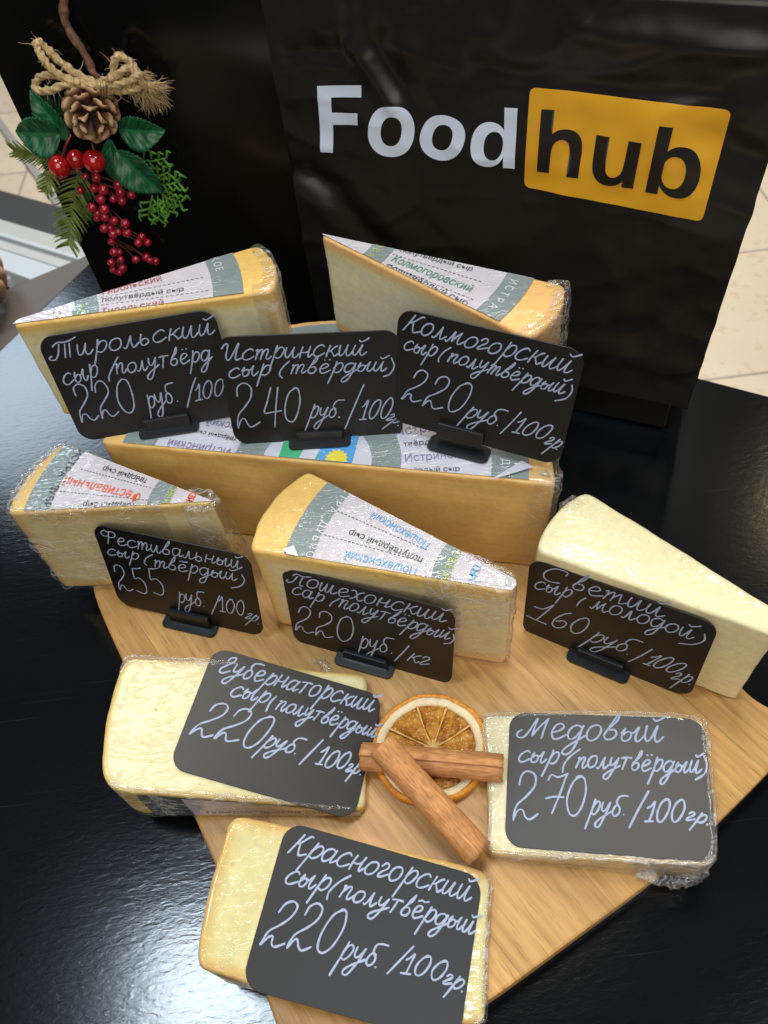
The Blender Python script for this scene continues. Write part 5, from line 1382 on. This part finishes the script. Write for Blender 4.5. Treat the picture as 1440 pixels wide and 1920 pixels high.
    Z = [(345,740,60),(235,722,50),(265,595,50),(130,580,38),(525,675,55),(550,770,55),(570,870,52),(465,850,45),(315,850,58),(205,950,55),(360,975,55),(275,1020,48),(270,1080,45),(365,1065,55),(475,1110,50),(605,1145,55),(355,1205,52),(430,1195,52),(525,1245,42),(460,1275,52),(630,1260,55),(445,1360,50),(805,1305,48),(765,1375,52),(875,1375,48),(475,1490,52),(535,1490,42),(440,1615,50),(555,1580,45),(575,1680,55),(465,1700,46),(540,1730,46),(735,1580,48),(860,1550,52),(905,1590,40),(970,1600,50),(680,800,48),(70,745,44)]
    centres = []; first = None
    for (x, y, r_) in Z:
        px_, py_, rp = 140 + x*.15625, 240 + y*.15625, r_*.15625*1.1
        cc = gp(px_, py_, .010 + .006*rnd.random()); centres.append((cc, px_, py_))
        if first is None:
            mb_ = MB(); sphere(mb_, t.location, 1.0, 16, 12); first = mb_.build('small_berry', sm_, t); o_ = first
        else:
            o_ = first.copy(); COL.objects.link(o_); o_.parent = t
        o_.location = cc - Vector(t.location); s_ = rp*PXM; o_.scale = (s_, s_, s_*1.06); o_.rotation_euler = (rnd.random(), rnd.random(), rnd.random())
    mb_ = MB()
    main = catmull([gp(170, 320, .008), gp(192, 365, .008), gp(200, 400, .008), gp(215, 440, .008), gp(222, 480, .008), gp(217, 515, .009)], 8)
    tube(mb_, main, 1.8*PXM, 6)
    for cc, px_, py_ in centres:
        p = min(main, key=lambda q: (q - (cc + Vector((0, 0, .008)))).length); tube(mb_, catmull([p, p.lerp(cc, .5) + Vector((0, 0, .002)), cc], 4), 1.0*PXM, 5)
    mb_.build('berry_stem', simple('berry_twig', (0.10, 0.022, 0.016), 0.5), t)
    # fir sprigs
    nm = simple('fir_needles', (0.16, 0.21, 0.04), 0.4, 0.4, var=0.4, vscale=110)
    nd = simple('fir_needles_dark', (0.03, 0.085, 0.025), 0.4, 0.4, var=0.4, vscale=110)
    def sprig(stem, n_, L0, L1, mt, spread=1.0, lean=.75):
        mb_ = MB(); P = catmull([gp(*s) for s in stem], 12); tube(mb_, P, lambda q: 2.6*PXM*(1-.6*q), 6)
        for i in range(n_):
            q = i/n_; k = min(len(P)-2, int(q*(len(P)-1))); T = (P[k+1]-P[k]).normalized(); p = P[k]
            sd = T.cross(GN).normalized()*(1 if i % 2 else -1); L_ = (L0 + (L1-L0)*q)*PXM*rnd.uniform(.8, 1.12)
            d = (sd*spread + T*lean + GN*rnd.uniform(-.25, .45)).normalized()
            m2 = p + d*L_*.5 + GN*.0004; e = p + d*L_ + T*L_*.12
            tube(mb_, catmull([p, m2, e], 4), lambda f: 2.3*PXM*(1 - .7*f*f), 5)
        mb_.build('fir_sprig', mt, t)
    sprig([(148, 318, .004), (140, 370, .006), (132, 420, .010), (127, 462, .012)], 60, 56, 30, nm)
    sprig([(120, 292, .006), (85, 292, .010), (52, 288, .012), (24, 280, .012)], 38, 36, 22, nm)
    sprig([(160, 330, .004), (160, 370, .005), (166, 410, .005)], 40, 34, 20, nd, .5, 1.1)
    sprig([(120, 215, .004), (92, 190, .006), (66, 176, .006)], 34, 28, 16, nd)
    sprig([(95, 320, .006), (90, 345, .012), (84, 360, .014)], 26, 30, 14, nm, .8, .6)
    # curly greens at the right
    cg = simple('curly_greens', (0.085, 0.27, 0.025), 0.45, 0.4, var=0.35, vscale=120)
    mb_ = MB()
    for (x0, y0, x1, y1, nb) in ((262, 300, 312, 296, 7), (280, 330, 318, 322, 7), (292, 345, 338, 340, 9), (300, 360, 340, 378, 9), (304, 364, 318, 400, 8), (296, 366, 300, 412, 7), (286, 366, 278, 408, 7)):
        a, b = gp(x0, y0, .008), gp(x1, y1, .012); P = catmull([a, a.lerp(b, .5) + GN*.003, b], 8); tube(mb_, P, lambda q: 1.7*PXM*(1-.4*q), 6)
        for k in range(nb):
            q = (k + 1)/nb; p = a.lerp(b, q); T = (b-a).normalized(); sd = T.cross(GN).normalized()*(1 if k % 2 else -1)
            L_ = rnd.uniform(13, 24)*PXM; d1 = (sd + T*.6 + GN*rnd.uniform(-.2, .5)).normalized(); e = p + d1*L_; cur = e + (T*.8 - sd*.55).normalized()*L_*.55
            tube(mb_, catmull([p, p.lerp(e, .6), e, cur], 5), lambda f: 2.5*PXM*(.7 + .5*sin(pi*f) - .25*f), 6)
    mb_.build('curly_greens', cg, t)
def thing_child(name, t, loc):
    o = bpy.data.objects.new(name, None); COL.objects.link(o); o.parent = t; return o
decoration()

# ------------------------------------------------------------------ background at the left
def bar(mb, p0, p1, w_, h, mi=0, ext=0.3):
    T = (p1 - p0); T.z = 0; T.normalize(); s = Vector((-T.y, T.x, 0)); a = p0 - T*ext; b = p1 + T*ext*.5
    c = (a + b)/2 - Vector((0, 0, h/2)); box(mb, c, T*((b-a).length/2), s*(w_/2), V(0, 0, h/2), mi)
def background():
    # grey counter below the table's left edge
    z = -0.10
    a, b = un(-140, 604, z), un(178, 470, z); c, d = un(260, 520, z), un(-140, 860, z)
    mb = MB(); n_ = 4; ps = [a, d, c, b]
    mb.add([Vector((p.x, p.y, z)) for p in ps] + [Vector((p.x, p.y, z - .04)) for p in ps], [(0, 1, 2, 3), (4, 7, 6, 5), (0, 4, 5, 1), (1, 5, 6, 2), (2, 6, 7, 3), (3, 7, 4, 0)])
    o = bevel(mb.build('side_counter', simple('grey_counter', (0.085, 0.073, 0.066), 0.55, 0.4, var=.12, vscale=12), None, False), .004)
    tag(o, 'plain grey brown counter edge beyond the left side of the black table', 'counter')
    # white display case lower down
    z = -0.40
    t = thing('display_case', 'white display case with grey metal rails on the floor at the left', 'display case', tuple(un(60, 470, z)))
    gm = simple('grey_metal', (0.52, 0.52, 0.49), 0.35, 0.5, Metallic=0.3); wm = simple('white_metal', (0.46, 0.50, 0.53), 0.4, 0.5); dk = simple('dark_gap', (0.03, 0.03, 0.03), .6)
    D = (un(145, 480, z) - un(0, 436, z)).normalized(); S = Vector((-D.y, D.x, 0))
    mb = MB(); bar(mb, un(0, 429, z), un(150, 474, z), .050, .20); mb.build('rail', gm, t, False)
    mb = MB(); bar(mb, un(0, 438, z + .006), un(145, 482, z + .006), .010, .012); bevel(mb.build('trim', wm, t, False), .002)
    mb = MB(); bar(mb, un(0, 448, z - .002), un(140, 492, z - .002), .045, .20); mb.build('rail', simple('grey_rail', (0.42, 0.43, 0.42), .4), t, False)
    mb = MB(); bar(mb, un(0, 470, z - .004), un(130, 510, z - .004), .075, .05); mb.build('panel', wm, t, False)
    mb = MB(); bar(mb, un(0, 488, z - .01), un(100, 524, z - .01), .024, .03); mb.build('gasket', dk, t, False)
    mb = MB(); bar(mb, un(0, 493, z), un(100, 530, z), .022, .03)
    for px_ in ((26, 508), (58, 522)):
        p = un(*px_, z - .012); q = un(px_[0] - 10, px_[1] + 12, z - .012); bar(mb, p, q, .012, .02, 0, .01)
    mb.build('grille', wm, t, False)
    cc = un(40, 545, z - .2); mb = MB(); box(mb, (cc.x, cc.y, z - .21), D*.5, S*.14, V(0, 0, .15)); mb.build('case_body', dk, t, False)
    # floor rail running across the tiles
    zf = FLOOR_Z
    mb = MB(); bar(mb, un(-6, 222, zf + .01), un(96, 362, zf + .01), .022, .008, 0, .5)
    r = mb.build('floor_rail', simple('rail_grey', (0.34, 0.33, 0.30), .4), None, False)
    tag(r, 'thin grey rail lying on the beige floor tiles behind the fir sprig', 'rail')
background()

def person():
    """fingers of a hand resting on the grey counter at the picture's left edge"""
    z = -0.10
    skin = simple('skin', (0.40, 0.235, 0.155), 0.5, 0.4, var=.12, vscale=60, Subsurface_Weight=.15, Subsurface_Scale=.004)
    base = un(-60, 560, z)
    t = thing('person', 'hand with curled fingers resting on the grey counter at the left edge of the photo', 'person', tuple(base))
    K = (un(0, 520, z) - un(1, 520, z)).length
    A = lambda x, y, h: un(x - 9, y - 6, z + h)
    me = bpy.data.meshes.new('hand'); bm = bmesh.new(); lay = bm.verts.layers.skin.verify()
    off = Vector(t.location)
    def chain(start, pts):
        prev = start
        for p, r in pts:
            v = bm.verts.new(p - off); v[lay].radius = (r, r); 
            if prev is not None: bm.edges.new((prev, v))
            prev = v
        return prev
    w0 = bm.verts.new(A(-130, 600, .05) - off); w0[lay].radius = (.028, .024); w0[lay].use_root = True
    chain(w0, [(A(-260, 680, .07), .034), (A(-420, 800, .09), .040)])
    p1 = bm.verts.new(A(-80, 560, .05) - off); p1[lay].radius = (.026, .020); bm.edges.new((w0, p1))
    for (mx, my, ex, ey, fx, fy) in ((-40, 500, -2, 492, 4, 520), (-36, 522, 6, 516, 10, 541), (-38, 548, 4, 540, 6, 562), (-46, 570, -8, 566, -6, 584)):
        chain(p1, [(A(mx, my, .045), .0105), (A((mx+ex)/2, (my+ey)/2, .050), .0098), (A(ex, ey, .040), .0092), (A(fx, fy, .018), .0085), (A(fx-10, fy+10, .010), .0075)])
    chain(p1, [(A(-90, 600, .03), .012), (A(-60, 606, .022), .010), (A(-34, 600, .015), .009)])
    bm.to_mesh(me); bm.free(); me.materials.append(skin)
    o = bpy.data.objects.new('hand', me); COL.objects.link(o); o.parent = t
    o.modifiers.new('skin', 'SKIN'); s = o.modifiers.new('sub', 'SUBSURF'); s.levels = s.render_levels = 2
    for p in me.polygons: p.use_smooth = True
    o.modifiers['skin'].use_smooth_shade = True
person()
